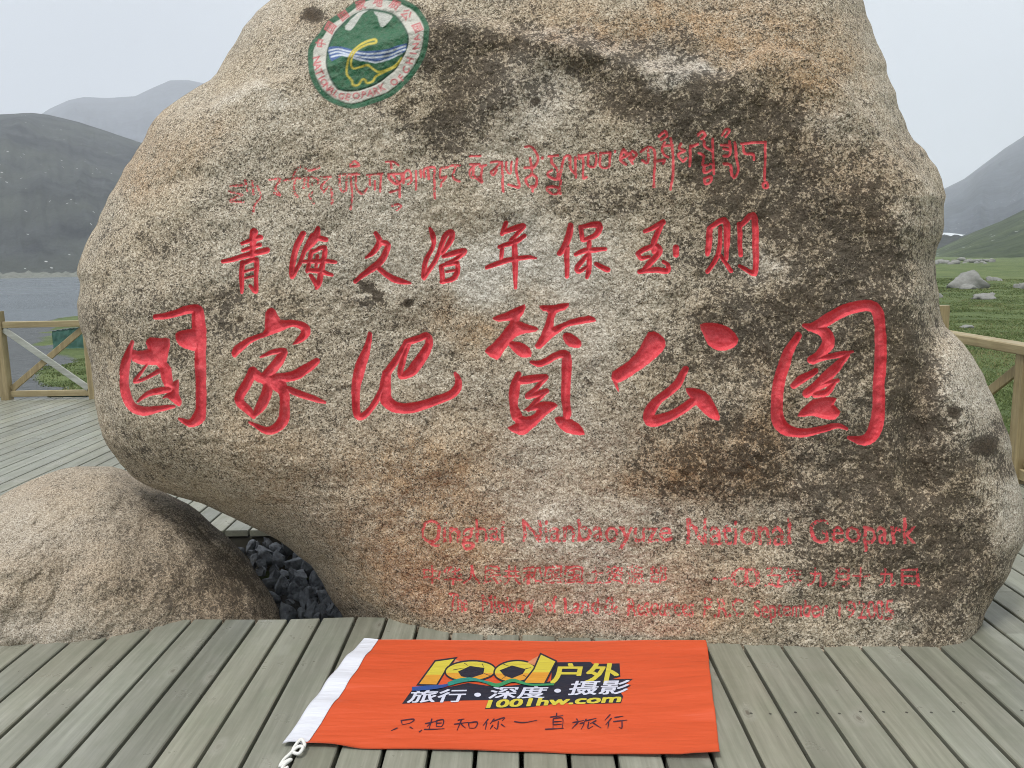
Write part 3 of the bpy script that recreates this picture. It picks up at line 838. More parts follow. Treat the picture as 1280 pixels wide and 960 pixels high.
TIB = [
 (TA, ["260,250 275,340","325,250 330,370","130,300 240,290","120,350 230,380 110,430 240,440","370,300 400,400 350,450 330,540","480,250 570,248 530,330 570,390 520,370","600,255 720,235","690,210 710,170 750,135","700,240 690,350 720,400","740,240 790,230 780,320","800,150 840,170 920,130","820,230 825,310 870,280","820,230 900,235 910,280","860,360 830,390 870,460","930,220 1020,215","1000,225 940,300 960,350 1000,300 1030,340 1035,460","1100,210 1105,330 1150,340 1165,210","1090,205 1280,195","1200,210 1205,430 1195,500"]),
 (TB, ["130,250 170,225 210,260 130,270","150,340 190,330","180,360 180,470 230,520 270,470","280,345 410,340","300,350 300,440","345,400 345,480","400,345 400,490","440,225 500,225 550,260","480,230 490,290","460,345 590,330","470,350 470,380 540,430 580,390 575,335","500,350 560,420","480,500 520,490 560,480","570,440 570,550","500,620 550,610 580,630 540,660","600,420 600,330 650,305 670,400 640,430","620,380 665,360","712,310 712,480","755,300 760,360","790,360 790,290 870,280 870,340 878,550","820,300 825,380","930,280 990,280","925,290 925,370 980,360 935,420 935,445","1010,265 1100,265","1060,275 1040,370 1100,410","1190,180 1280,175","1190,250 1270,245","1230,260 1190,300 1200,360 1280,360"]),
 (TC, ["10,340 10,270 30,255","60,270 110,260","80,280 70,360 80,400 20,350","150,240 220,240 180,300 150,320 170,350 195,310","235,240 245,470","270,240 275,310 310,335 315,240","360,215 360,310 380,440 340,440 290,420","425,125 470,120 510,170 525,220 500,270 480,285","425,290 490,285","460,210 475,330 430,380 450,430 500,430 515,370 480,340","480,430 480,470","560,208 560,214","610,195 680,185","630,200 640,250 685,300 680,380 620,360 605,330 640,310","700,380 720,290 735,200 780,190 775,220","780,210 790,290 830,340","822,200 830,360","850,180 855,210","715,390 690,480 640,485 595,450 610,435 690,440 710,490","880,185 890,250 890,360 920,360","860,185 910,175","930,170 930,260 960,280 990,270 990,170 940,165","1030,160 1030,270 1100,280 1110,170","1030,165 1110,160","1150,148 1150,154","1190,200 1215,140 1240,180 1190,220 1235,260","1260,160 1280,220"]),
 (TD, ["0,230 20,280","40,300 70,350","60,240 95,270 55,320","130,250 185,220 230,230 245,300 240,540","190,230 190,340 140,320","285,130 330,95 350,130 300,160","330,180 300,230 320,280 350,300","265,330 320,320 310,350","380,150 390,300 380,560","320,210 390,205","460,190 440,230 490,240 430,280 470,330 500,300","535,200 530,370","535,210 590,190","590,120 630,90 650,120 620,150","640,170 650,210 710,250","710,150 715,430","600,260 640,290 630,360 700,350","640,370 640,420 690,400","640,470 690,450 690,490 650,510 640,470","790,120 820,70 850,80 820,130","780,200 840,200","850,170 850,280 800,290","800,230 850,240","890,180 900,300 915,400 880,460 850,400","800,350 850,360 860,440","940,190 1040,182 1130,175","950,210 960,270 1030,280 1040,320","1130,180 1135,280 1125,480","1110,510 1140,500 1145,540 1115,545 1110,510"]),
]
# words of the small lines: (text, x0, x1, cap top, baseline) in photo pixels
WORDS1 = [("Qinghai", 526, 630, 650, 678), ("Nianbaoyuze", 653, 840, 649, 677), ("National", 858, 988, 648, 680), ("Geopark", 1012, 1146, 648, 679)]
WORDS3 = [("The", 562, 584, 743, 764), ("Ministry", 603, 668, 744, 766), ("of", 679, 696, 746, 766), ("Land", 705, 748, 747, 767), ("&", 756, 773, 746, 767), ("Resources", 784, 868, 747, 769),
          ("P.R.C", 880, 930, 748, 771), ("September", 942, 1034, 749, 771), ("19", 1048, 1069, 751, 772), ("2005", 1072, 1117, 751, 774)]
WORDS2 = [(c, 510 + .2656 * x - 11, 510 + .2656 * x + 11, 707, 730) for c, x in zip("中华人民共和国国土资源部", (115, 215, 300, 395, 490, 585, 685, 780, 880, 970, 1070, 1175))] \
       + [(c, 840 + .25 * x - 11, 840 + .25 * x + 11, 710, 733) for c, x in zip("一00五年九月十九日", (250, 338, 398, 510, 600, 725, 840, 945, 1075, 1190))]

CUT = np.full(PX.shape, 9.0); WEAR = np.zeros(PX.shape); PART = np.zeros(PX.shape, int); GROOVE = np.zeros(PX.shape)
PAINT = np.zeros(PX.shape + (4,))
# hand wobble, so that drawn lines are not ruled
WOB = np.stack([PX / 26.0, PY / 26.0, 0 * PX], -1)
WX = PX + 1.0 * coarse(lambda X, Y: fbm(np.stack([X / 24., Y / 24., 0 * X], -1), 2, 81), 3)
WY = PY + 1.0 * coarse(lambda X, Y: fbm(np.stack([X / 24., Y / 24., 0 * X], -1), 2, 91), 3)
def window(x0, y0, x1, y1):
    r0 = int(np.searchsorted(rows, y0)); r1 = int(np.searchsorted(rows, y1))
    sub = PX[r0:r1]
    c = np.where(((sub > x0) & (sub < x1)).any(0))[0]
    return (slice(r0, r1), slice(c[0], c[-1] + 1))
def put(win, d, pid, wear, depth, soft):
    better = d < CUT[win]
    CUT[win] = np.where(better, d, CUT[win])
    WEAR[win] = np.where(better, wear, WEAR[win])
    PART[win] = np.where(better & (d < 5), pid, PART[win])
    q_ = np.clip(0.25 - d, 0, 40) / soft
    GROOVE[win] = np.maximum(GROOVE[win], depth * (np.minimum(q_, 1.0) * 0.86 + 0.14 * np.minimum(q_ / 4.0, 1.0)))
PARTS = []
def carve(label, win_def, shapes, wear, depth, soft, grow=0.0):
    ox, oy, s = win_def
    pts = np.array([(p[0], p[1]) for _, L in shapes for p in L]) * s + [ox, oy]
    win = window(pts[:, 0].min() - 14, pts[:, 1].min() - 14, pts[:, 0].max() + 14, pts[:, 1].max() + 14)
    X, Y = (WX[win] - ox) / s, (WY[win] - oy) / s
    d = np.full(X.shape, 1e9)
    for typ, L in shapes:
        d = np.minimum(d, stroke_sdf(X, Y, L) if typ == S else poly_sdf(X, Y, L))
    PARTS.append(label)
    put(win, d * s - grow, len(PARTS), wear, depth, soft)
for k, (w_, sh) in BIG.items(): carve(("carved_character", "large red carved character in the main row"), w_, sh, -0.6, 0.022, 4.6, 0.3)
for k, (w_, sh) in MED.items(): carve(("carved_character", "smaller red carved character in the upper row"), w_, sh, -0.4, 0.017, 3.2, 0.4)
PARTS.append(("inscription_line", "faded red line in a flowing Himalayan script")); pid = len(PARTS)
for (ox, oy, s), L in TIB:
    for st_ in L:
        p = np.array([tuple(map(float, q.split(','))) for q in st_.split()])
        pp = p * s + [ox, oy]
        win = window(pp[:, 0].min() - 8, pp[:, 1].min() - 8, pp[:, 0].max() + 8, pp[:, 1].max() + 8)
        d = stroke_sdf((WX[win] - ox) / s, (WY[win] - oy) / s, np.c_[p, np.full(len(p), 11.5)]) * s
        put(win, d, pid, 0.34 if ox > 500 else (0.42 if ox > 300 else 0.52), 0.0040, 1.5)
def words(L, label, wear, grow, jitter=1.0):
    PARTS.append(label); pid = len(PARTS)
    rg = random.Random(len(L))
    for txt, x0, x1, y0, y1 in L:
        E = text_edges(txt).copy()
        mn, mx = E[:, [0, 2]].min(), E[:, [0, 2]].max()
        if ord(txt[0]) > 0x2000:
            b0, b1 = (E[:, [1, 3]].min(), E[:, [1, 3]].max()) if txt != "一" else (0, 0.9)
        else: b0, b1 = 0.0, CAP
        E[:, [0, 2]] = x0 + (E[:, [0, 2]] - mn) / (mx - mn) * (x1 - x0)
        E[:, [1, 3]] = y1 - (E[:, [1, 3]] - b0) / (b1 - b0) * (y1 - y0)
        win = window(E[:, [0, 2]].min() - 8, E[:, [1, 3]].min() - 8, E[:, [0, 2]].max() + 8, E[:, [1, 3]].max() + 8)
        xx, yy = WX[win], WY[win]; pz = np.stack([xx / 9., yy / 9., 0 * xx], -1)
        put(win, edges_sdf(xx + 1.5 * vnoise(pz, 301), yy + 1.5 * vnoise(pz, 302), E) - grow, pid, wear + rg.uniform(-.05, .05), 0.0025, 1.4)
words(WORDS1, ("inscription_line", "worn red line of Latin letters naming the geopark"), 0.49, 0.45)
words(WORDS2, ("inscription_line", "small worn red line of characters with the date"), 0.48, 0.45)
words(WORDS3, ("inscription_line", "lowest small worn red line of Latin letters"), 0.48, 0.45)

# ---- the painted round emblem
PARTS.append(("painted_emblem", "round green and white painted emblem with a yellow long necked dinosaur")); EMB = len(PARTS)
EO, ES = (360, 0), 0.15625
win = window(372, -14, 552, 150)
X, Y = (WX[win] - EO[0]) / ES, (WY[win] - EO[1]) / ES
outer = poly_sdf(X, Y, [(160,440),(175,360),(240,270),(320,170),(430,90),(560,0),(650,-40),(800,-45),(930,0),(1050,70),(1120,180),(1132,260),(1110,400),(1050,540),(930,680),(830,770),(680,830),(520,875),(400,845),(290,790),(210,690),(170,560)])
inner = poly_sdf(X, Y, [(300,500),(310,400),(345,300),(400,220),(480,140),(570,90),(670,70),(780,85),(870,125),(930,200),(962,290),(955,380),(920,460),(870,540),(800,610),(720,670),(620,715),(530,730),(400,718),(340,640),(310,570)])
col = np.zeros(X.shape + (4,))
def lay(d, c, a=1.0):
    k = np.clip(0.5 - d / 8.0, 0, 1)[..., None]
    col[:] = col * (1 - k) + np.array((*c, a)) * k
GREEN, WHITE, BLUE, YEL, PINK = (0.006, 0.090, 0.038), (0.50, 0.485, 0.43), (0.030, 0.085, 0.26), (0.52, 0.42, 0.05), (0.48, 0.085, 0.10)
lay(outer, GREEN); lay(outer + 44, WHITE); lay(inner, (0.006, 0.055, 0.030)); lay(inner + 14, (0.008, 0.098, 0.040))
for pl in ([(640,85),(560,100),(450,210),(482,240),(520,220),(600,110)], [(690,90),(830,122),(822,160),(775,212),(740,212),(718,130)]):
    lay(poly_sdf(X, Y, pl), (0.46, 0.47, 0.43))
lay(np.maximum(poly_sdf(X, Y, [(322,375),(420,368),(520,398),(640,405),(800,390),(945,345),(950,400),(870,450),(740,492),(620,490),(520,470),(430,445),(350,495),(325,440)]), inner + 8), BLUE)
for L in ("328,405 400,390 480,410 640,428 800,410 935,368", "335,432 400,415 500,440 640,457 800,440 935,396", "345,458 420,440 500,457 640,487 740,487 905,430"):
    lay(stroke_sdf(X, Y, [tuple(map(float, q.split(','))) + (6.5,) for q in L.split()]), (0.55, 0.60, 0.66))
lay(stroke_sdf(X, Y, [tuple(map(float, q.split(','))) + (8.5,) for q in "905,470 860,520 740,575 690,555 640,520 580,535 525,550 500,520 512,450 560,390 640,350 700,340 695,315 640,325 570,360 500,430 470,510 465,600 510,650 520,680 565,680 600,635 625,640 640,665 685,650 710,610 800,560 870,520 905,470".split()]), YEL)
def ring_glyph(ch, cx, cy, ang, size):
    E = text_edges(ch, 2)
    ex, ey = E[:, [0, 2]], E[:, [1, 3]]
    ex = (ex - (ex.min() + ex.max()) / 2); ey = (ey - (ey.min() + ey.max()) / 2)
    k = size / max(ey.max() - ey.min(), 0.45)
    c, s = math.cos(ang), math.sin(ang)
    gx, gy = ex * k, -ey * k
    E2 = np.stack([cx + gx[:, 0]*c - gy[:, 0]*s, cy + gx[:, 0]*s + gy[:, 0]*c, cx + gx[:, 1]*c - gy[:, 1]*s, cy + gx[:, 1]*s + gy[:, 1]*c], 1)
    lay(edges_sdf(X, Y, E2) - 1.8, PINK)
low = "NATIONAL GEOPARK OF CHINA".replace(" ", "")
lpos = [(232,480),(238,530),(250,578),(266,618),(285,655),(312,693),(345,722),(385,748),(432,766),(485,774),(548,766),(608,762),(660,748),(708,728),(755,698),(850,652),(905,615),(940,558),(972,490),(1000,430),(1020,372),(1030,310)]
for ch, (cx, cy) in zip(low, lpos):
    ring_glyph(ch, cx, cy, math.atan2(-(cx - 640), (cy - 400)), 52)
for ch, (cx, cy) in zip("中国国家地质公园", [(262,345),(340,222),(440,122),(580,42),(720,12),(855,38),(950,115),(1035,222)]):
    ring_glyph(ch, cx, cy, math.atan2((cx - 640), -(cy - 400)), 74)
col[..., 3] = np.clip(0.5 - outer / 8.0, 0, 1)
PAINT[win] = col
PART[win] = np.where(outer < 20, EMB, PART[win])
eg = 0.0035 * (1 - np.clip(np.abs(outer + 38) / 12, 0, 1)) + 0.0035 * (1 - np.clip(np.abs(inner) / 12, 0, 1))
GROOVE[win] = np.maximum(GROOVE[win], eg)

# ---- stains: lichen, iron brown, pale scoured granite (photo pixels: x, y, rx, ry, amount)
DARK = [(960,290,330,300,.30),(1110,610,150,260,.35),(620,110,140,80,.35),(330,420,260,90,.22),(900,560,260,130,.22),(440,60,200,60,.2),(600,90,70,60,.8),(565,150,60,42,.9),(620,60,50,30,.6),(700,62,90,16,.6),(770,100,70,40,.9),(840,120,80,45,1),(920,150,80,60,1),(880,200,60,40,.6),(960,190,60,40,.8),(940,240,50,40,.8),(780,250,60,22,.5),(700,250,40,18,.4),
        (1040,285,90,70,.9),(1110,320,55,70,.8),(1010,400,80,60,.8),(900,320,50,40,.5),(1130,500,50,80,.9),(1120,420,40,50,.6),(1150,650,55,110,.75),(1010,705,60,60,.6),(1180,740,70,70,.8),(1090,600,80,50,.7),(880,420,60,40,.7),(870,570,70,45,.6),(960,600,40,60,.6),
        (1235,560,22,18,.9),(300,372,70,35,.5),(240,420,60,40,.5),(180,300,60,25,.5),(465,362,12,10,1.2),(480,372,9,9,1),(510,378,8,7,1),(670,128,7,7,1.1),(390,18,14,10,.9),(160,560,60,40,.5),(560,60,30,14,.5),(400,200,60,18,.3),(120,400,30,60,.4),(1230,690,30,60,.6),(820,650,60,40,.35),(470,800,60,40,.5)]
PALE = [(700,52,60,8,1.0),(760,68,50,8,1.0),(815,86,50,8,1.0),(865,98,36,9,1.1),(330,118,70,10,.6),(660,130,70,46,.9),(640,200,60,40,.6),(560,330,150,50,.7),(470,250,120,30,.4),(690,330,100,60,.9),(730,430,80,50,.8),(700,540,80,50,.5),(450,175,70,28,.5),(960,330,36,26,.9),(700,640,100,60,.7),(1205,480,45,70,.7),(1250,620,25,70,.7),(1090,110,30,80,.5),(300,320,40,40,.6),(290,30,50,40,.4),(890,84,26,12,1.3),(640,40,40,10,.4),(540,480,80,40,.3),(1150,250,30,60,.5),(1030,160,40,20,.5),(840,640,60,30,.4),(760,730,90,40,.4),(960,640,40,30,.5),(1110,760,50,40,.3)]
BROWN = [(590,410,55,30,.9),(560,590,110,60,.8),(480,600,130,90,.5),(700,400,40,40,.5),(830,575,42,42,.9),(940,565,70,50,.9),(960,470,30,60,.5),(780,30,110,38,1),(720,62,90,16,.6),(1000,40,80,60,.8),(1020,110,55,40,.8),(900,40,80,40,.6),(240,165,60,40,.6),(190,215,40,30,.7),(480,720,90,60,.8),(620,750,130,40,.6),(560,680,80,40,.7),(870,770,80,30,.7),(1060,215,70,60,.6),(380,30,60,20,.3),(880,720,60,50,.5),(1090,690,50,50,.4),(300,560,110,60,.4),(760,590,50,40,.4),(660,780,90,20,.5)]
def blobs(L):
    def f(X, Y):
        wx = X + 26 * fbm(np.stack([X / 60., Y / 60., 0 * X], -1), 4, 7); wy = Y + 26 * fbm(np.stack([X / 60., Y / 60., 0 * X], -1), 4, 8)
        s = 0 * X
        for x, y, rx, ry, a in L:
            s = s + a * np.exp(-(((wx - x) / rx) ** 2 + ((wy - y) / ry) ** 2) ** 1.05)
        return np.clip(s, 0, 1.2)
    return coarse(f, 3)
SPOTS = [(462,360,13,9),(474,370,9,8),(510,379,7,6),(448,352,7,5),(669,127,5,6),(390,17,13,9),(1232,557,18,13),(1193,515,9,8),(300,400,6,4)]
_dk = blobs(DARK)
for x, y, rx, ry in SPOTS:
    _dk = _dk + 1.9 * np.clip(1.25 - ((WX + 3 * vnoise(np.stack([PX/6, PY/6, 0*PX], -1), 9) - x) / rx) ** 2 - ((WY - y) / ry) ** 2, 0, 1)
STAIN = np.stack([_dk, blobs(BROWN), blobs(PALE), np.ones(PX.shape)], -1)

P = on_y(PX, PY, DEP + rough + GROOVE)
BASE = np.array([0.4, 3.6, 0.0])
front_faces = grid_faces(Rn, NC)
fpart = PART.ravel()[front_faces].max(1)
near = CUT.ravel()[front_faces].min(1)
fpart = np.where((fpart == EMB) | (near < 2.2), fpart, 0)
M_GRAN = mat_granite("granite_painted", True, 1.2, (1.0, 0.984, 0.955))
def sub_mesh(name, faces, verts, at, parent, mat):
    ids, inv = np.unique(faces, return_inverse=True)
    return mesh_obj(name, verts[ids], inv.reshape(faces.shape), mat, parent, True,
                    {k: (ty, a[ids]) for k, (ty, a) in at.items()})
# the back half: each row closed behind by a half oval
KB = 36
L_, Rg = P[:, 0], P[:, -1]
ph = np.linspace(0, np.pi, KB + 2)[1:-1]
thick = 0.95 * np.clip(np.interp(rows, [-110, -60, 100, 850], [0.35, 0.6, 1.0, 1.15]), 0, 2)
cxy = (L_ + Rg) / 2; hx = (L_ - Rg) / 2
bk = cxy[:, None] + hx[:, None] * (np.sign(np.cos(ph)) * np.abs(np.cos(ph)) ** 0.7 * (1 - 0.07 * np.sin(ph) ** 0.5))[None, :, None]
bk[..., 1] += thick[:, None] * (np.sin(ph) ** 0.8)[None]
bk[..., 1] += 0.10 * fbm(bk * 1.5, 3, 44) * (np.sin(ph) ** 2)[None]
# keep the back inside the outline seen from the terrace
_v = (bk - EYE) @ R3
_px = 640 + FPX * _v[..., 0] / -_v[..., 2]; _py = 480 - FPX * _v[..., 1] / -_v[..., 2]
_m = 2.0 + 10 * np.sin(ph)[None]
_lo = np.interp(_py, rows, np.maximum(np.maximum(xl, np.roll(xl, 4)), np.roll(xl, -4))) + _m
_hi = np.interp(_py, rows, np.minimum(np.minimum(xr, np.roll(xr, 4)), np.roll(xr, -4))) - _m
bk = on_y(np.clip(_px, np.minimum(_lo, _hi), np.maximum(_lo, _hi)), _py, bk[..., 1])
allv = np.concatenate([P.reshape(-1, 3), bk.reshape(-1, 3)]) - BASE
nP = Rn * NC
idb = nP + np.arange(Rn * KB).reshape(Rn, KB)
ring = np.concatenate([np.arange(Rn)[:, None] * NC, idb, np.arange(Rn)[:, None] * NC + NC - 1], 1)   # left edge, back, right edge
bf = np.stack([ring[:-1, :-1], ring[1:, :-1], ring[1:, 1:], ring[:-1, 1:]], -1).reshape(-1, 4)
bstain = np.zeros((Rn * KB, 4)); bstain[:, 0] = 0.4
def cat(a, fill): return np.concatenate([a, fill])
ATT = {"cut": ('FLOAT', cat(CUT.ravel(), np.full(Rn * KB, 9.0))), "wear": ('FLOAT', cat(WEAR.ravel(), np.zeros(Rn * KB))),
       "stain": ('FLOAT_COLOR', cat(STAIN.reshape(-1, 4), bstain)), "paint": ('FLOAT_COLOR', cat(PAINT.reshape(-1, 4), np.zeros((Rn * KB, 4))))}
# the crown: the top row's front and back edges joined
KT = KB + 2
tf = np.round(np.linspace(0, NC - 1, KT)).astype(int)
topf = np.stack([ring[0, :-1], ring[0, 1:], tf[1:], tf[:-1]], -1)
boulder = sub_mesh("inscribed_boulder", np.concatenate([front_faces[fpart == 0][:, ::-1], bf, topf]), allv, ATT, None, M_GRAN)
boulder.location = BASE
tag(boulder, "huge upright granite boulder carved with red characters and bearing a round green emblem", "boulder")
for k, (nm, lb) in enumerate(PARTS, 1):
    ff = front_faces[fpart == k]
    if len(ff):
        o = sub_mesh(nm, ff[:, ::-1].copy(), allv, ATT, boulder, M_GRAN)
        o['label'] = lb

# ------------------------------------------------------------------ the smaller boulder at the left
M_GRAN2 = mat_granite("granite_plain", False, 1.5, (0.90, 0.885, 0.865), 0.15)
def dome_rock(name, left, right, y0, y1, step, near, lean, Wd, Rd, base, seed, stains_and_shade, thick):
    rw = np.arange(y0, y1 + .1, step)
    l = np.interp(rw, *zip(*left)) + jit(rw, seed, 2.0); r = np.interp(rw, *zip(*right)) + jit(rw, seed + 1, 2.0)
    n = int((r - l).max() / step)
    uu = np.linspace(0, 1, n)
    X = l[:, None] + (r - l)[:, None] * uu; Y = np.repeat(rw[:, None], n, 1)
    ol = np.array([(x, y) for y, x in left] + [(x, y) for y, x in right[::-1]])
    E = np.hstack([ol[:-1], ol[1:]])
    E = np.vstack([E, np.hstack([ol[-1], ol[0]])])
    b = np.full(X.shape, 1e9)
    for x0, yy0, x1, yy1 in E:
        if yy0 > y1 - 12 and yy1 > y1 - 12: continue
        dx, dy = x1 - x0, yy1 - yy0; L2 = max(dx*dx + dy*dy, 1e-9)
        q_ = np.clip(((X - x0)*dx + (Y - yy0)*dy) / L2, 0, 1)
        b = np.minimum(b, (X - x0 - q_*dx)**2 + (Y - yy0 - q_*dy)**2)
    b = np.sqrt(b); b[:, 0] = 0; b[:, -1] = 0; b[0] = 0
    k = 1 - np.clip(b / Wd, 0, 1)
    d = near + lean(X, Y) + Rd * (1 - np.sqrt(np.clip(1 - k*k, 0, 1)))
    p = on_y(X, Y, d)
    d = d + (0.030 * (1 - 2.2 * np.abs(fbm(p * 1.7, 2, seed + 77))) + 0.035 * fbm(p * 2.6, 3, seed) + 0.010 * fbm(p * 8, 3, seed + 3) + 0.004 * fbm(p * 32, 3, seed + 5, .6)) * np.clip(b / 12, .1, 1)
    p = on_y(X, Y, d)
    kb = 24
    f_ = np.linspace(0, np.pi, kb + 2)[1:-1]
    L_, R_ = p[:, 0], p[:, -1]
    inw = 1 - 0.16 * np.sin(f_) ** 0.6
    cx_ = (X[:, :1] + X[:, -1:]) / 2; hx_ = (X[:, :1] - X[:, -1:]) / 2
    dl = (d[:, :1] + d[:, -1:]) / 2 + (d[:, :1] - d[:, -1:]) / 2 * np.cos(f_)[None]
    bk = on_y(cx_ + hx_ * np.cos(f_)[None] * inw[None], np.repeat(rw[:, None], kb, 1) + 6 * np.sin(f_)[None], dl)
    tk = thick * np.sqrt(np.clip((rw - rw[0]) / (rw[-1] - rw[0]), 0, 1))
    bk[..., 1] += tk[:, None] * np.sin(f_)[None] * 0.6
    V = np.concatenate([p.reshape(-1, 3), bk.reshape(-1, 3)]) - base
    Rr = len(rw)
    ib = Rr * n + np.arange(Rr * kb).reshape(Rr, kb)
    ring = np.concatenate([np.arange(Rr)[:, None] * n, ib, np.arange(Rr)[:, None] * n + n - 1], 1)
    bf_ = np.stack([ring[:-1, :-1], ring[1:, :-1], ring[1:, 1:], ring[:-1, 1:]], -1).reshape(-1, 4)
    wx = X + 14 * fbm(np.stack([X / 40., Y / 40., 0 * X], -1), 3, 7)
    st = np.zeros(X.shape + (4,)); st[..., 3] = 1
    for ch, L in enumerate(stains_and_shade):
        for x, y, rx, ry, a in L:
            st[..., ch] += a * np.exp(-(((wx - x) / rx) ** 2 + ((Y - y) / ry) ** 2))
    st = np.concatenate([np.clip(st, 0, 1.1).reshape(-1, 4), np.zeros((Rr * kb, 4))])
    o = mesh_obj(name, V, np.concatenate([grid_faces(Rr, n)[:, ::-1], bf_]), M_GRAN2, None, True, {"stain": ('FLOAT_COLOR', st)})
    o.location = base
    return o
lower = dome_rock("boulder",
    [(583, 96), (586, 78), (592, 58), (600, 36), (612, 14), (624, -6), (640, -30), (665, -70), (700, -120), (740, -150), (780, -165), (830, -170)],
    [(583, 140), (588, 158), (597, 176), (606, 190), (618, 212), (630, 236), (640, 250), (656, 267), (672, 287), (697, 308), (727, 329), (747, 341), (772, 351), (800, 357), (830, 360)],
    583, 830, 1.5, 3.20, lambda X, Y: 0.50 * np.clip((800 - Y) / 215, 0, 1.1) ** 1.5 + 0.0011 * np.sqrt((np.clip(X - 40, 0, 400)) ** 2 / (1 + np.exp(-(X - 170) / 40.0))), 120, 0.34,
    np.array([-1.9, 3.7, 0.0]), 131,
    [[(330, 740, 60, 80, .55), (230, 640, 60, 30, .5), (190, 690, 70, 60, .35), (300, 690, 50, 60, .5), (150, 740, 60, 30, .4), (250, 740, 60, 60, .5)], [(120, 700, 90, 60, .3), (260, 760, 90, 50, .4), (60, 610, 60, 20, .3), (30, 740, 80, 60, .15)], [(40, 660, 60, 40, .4), (10, 790, 80, 20, .5)]], 0.9)  # dark blobs mix real staining with the overhang's shade painted on the right flank
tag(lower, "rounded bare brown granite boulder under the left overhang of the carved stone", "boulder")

# ------------------------------------------------------------------ dark stones in the gap
t = NT("dark_slate")
co = t.coord("Object")
ns = t.noise(co, 16, 6, 0.65)
M_SLATE = t.done(t.ramp(ns, [(0.35, (0.07, 0.077, 0.088)), (0.65, (0.20, 0.215, 0.235))]), 0.7, t.bump(t.noise(co, 40, 5, .65), 0.8, 0.02), 0.35)
def ico(sub):
    import bmesh
    bm = bmesh.new(); bmesh.ops.create_icosphere(bm, subdivisions=sub, radius=1.0)
    v = np.array([q.co[:] for q in bm.verts]); f = np.array([[w.index for w in p.verts] for p in bm.faces]); bm.free()
    return v, f
def stone_mesh(sub, seed, flat=7, amp=0.12, hr=(.45, .8)):
    """a broken stone: a sphere cut by random planes, then roughened"""
    v, f = ico(sub)
    rg = np.random.RandomState(seed)
    for k in range(flat):
        n = rg.normal(size=3); n /= np.linalg.norm(n); h = rg.uniform(*hr)
        dd = v @ n
        v = v - np.clip(dd - h, 0, None)[:, None] * n
    v = v * (1 + amp * fbm(v * 2.2 + seed, 3, seed)[:, None])
    return v, f
rs = random.Random(12)
spots = []
for px, py in [(425, 770), (400, 768), (375, 766), (362, 752), (388, 748), (410, 750), (352, 732), (375, 730), (398, 732), (342, 712), (362, 708), (384, 712), (332, 694), (350, 690), (370, 696), (322, 682), (340, 677), (318, 700), (335, 728), (345, 748), (358, 770), (312, 688), (412, 764), (388, 766), (418, 758), (370, 742), (392, 722), (355, 718), (372, 706), (346, 700), (330, 706), (358, 684), (328, 672)]:
    spots.append((px, py))
_r2 = random.Random(77)
for _ in range(34):
    a_ = _r2.random(); spots.append((318 + 95 * a_ + _r2.uniform(-22, 16), 684 + 84 * a_ + _r2.uniform(-10, 8)))
STONE_WORDS = ["blocky dark slate stone wedged in the gap beneath the carved boulder"]
stone_protos = []
for k, (px, py) in enumerate(spots):
    z = -0.20 + 0.0012 * (770 - py)
    c = on_z(px, py, z)
    size = rs.uniform(0.045, 0.095)
    v, f = stone_mesh(3, 200 + k, 16, 0.05, (.28, .62))
    rot = np.array(Euler((rs.uniform(-.5, .5), rs.uniform(-.6, .6), rs.uniform(0, 6.28))).to_matrix())
    v = (v * [1.0, rs.uniform(.6, .9), rs.uniform(.9, 1.45)] * size) @ rot.T
    o = mesh_obj("dark_stone", v, f, M_SLATE)
    o.location = c
    tag(o, "dark grey slate stone in the pile wedged into the gap between the two granite boulders", "stone", "dark stones filling the gap under the boulder")

# ------------------------------------------------------------------ banner
BZ = 0.006
Wb = (480, 800, 0.25)
cor = [on_z(471, 799.5, BZ), on_z(882, 804, BZ), on_z(899.5, 947, BZ), on_z(379, 932, BZ)]        # back left, back right, front right, front left
bl, br, fr, fl = [c[:2] for c in cor]
def ripple(x, y):
    p = np.stack([x * 1.7, y * 6.0, 0 * x], -1)
    w = 0.015 * (fbm(p, 2, 17) + 0.5) + 0.0025 * np.sin(y * 38 + 5 * vnoise(np.stack([x * 1.5, y * 2, 0*x], -1), 3))
    flat = np.clip((np.hypot((x + 0.0) / 0.50, (y - 2.78) / 0.36) - 0.95) / 0.5, 0.03, 1)
    return BZ + np.clip(w, 0.0, 0.026) * flat
NU, NV = 150, 90
uu, vv = np.meshgrid(np.linspace(0, 1, NU), np.linspace(0, 1, NV), indexing='ij')
def quad(uu, vv):
    return ((1-uu)*(1-vv))[..., None]*bl + (uu*(1-vv))[..., None]*br + (uu*vv)[..., None]*fr + ((1-uu)*vv)[..., None]*fl
xy = quad(uu, vv)
n_edge = fbm(np.stack([xy[..., 0] * 4, xy[..., 1] * 4, 0 * uu], -1), 2, 77)
xy[..., 1] += 0.006 * n_edge * (np.abs(vv - 0.5) * 2) ** 4
xy[..., 0] += 0.006 * n_edge * (np.abs(uu - 0.5) * 2) ** 4
zz = ripple(xy[..., 0], xy[..., 1])
zz = zz + 0.010 * np.clip((vv - 0.965) / 0.035, 0, 1) * np.clip(fbm(np.stack([uu * 5, 0*uu, 0*uu], -1), 2, 5), 0, 1)
t = NT("orange_banner_cloth")
co = t.coord("Object")
cr1 = t.noise(t.coord("Object", (1.6, 7.0, 1)), 1.0, 3, 0.5); cr2 = t.noise(t.coord("Object", (5, 40, 1)), 1.0, 3, 0.6)
wvx = t.noise(t.coord("Object", (900, 900, 1)), 1.0, 2)
M_ORANGE = t.done(t.mix(cr1, (0.50, 0.066, 0.020), (0.56, 0.084, 0.027)), 0.5, t.bump(t.math('ADD', cr1, t.math('MULTIPLY', cr2, 0.10)), 0.6, 0.045), 0.4)
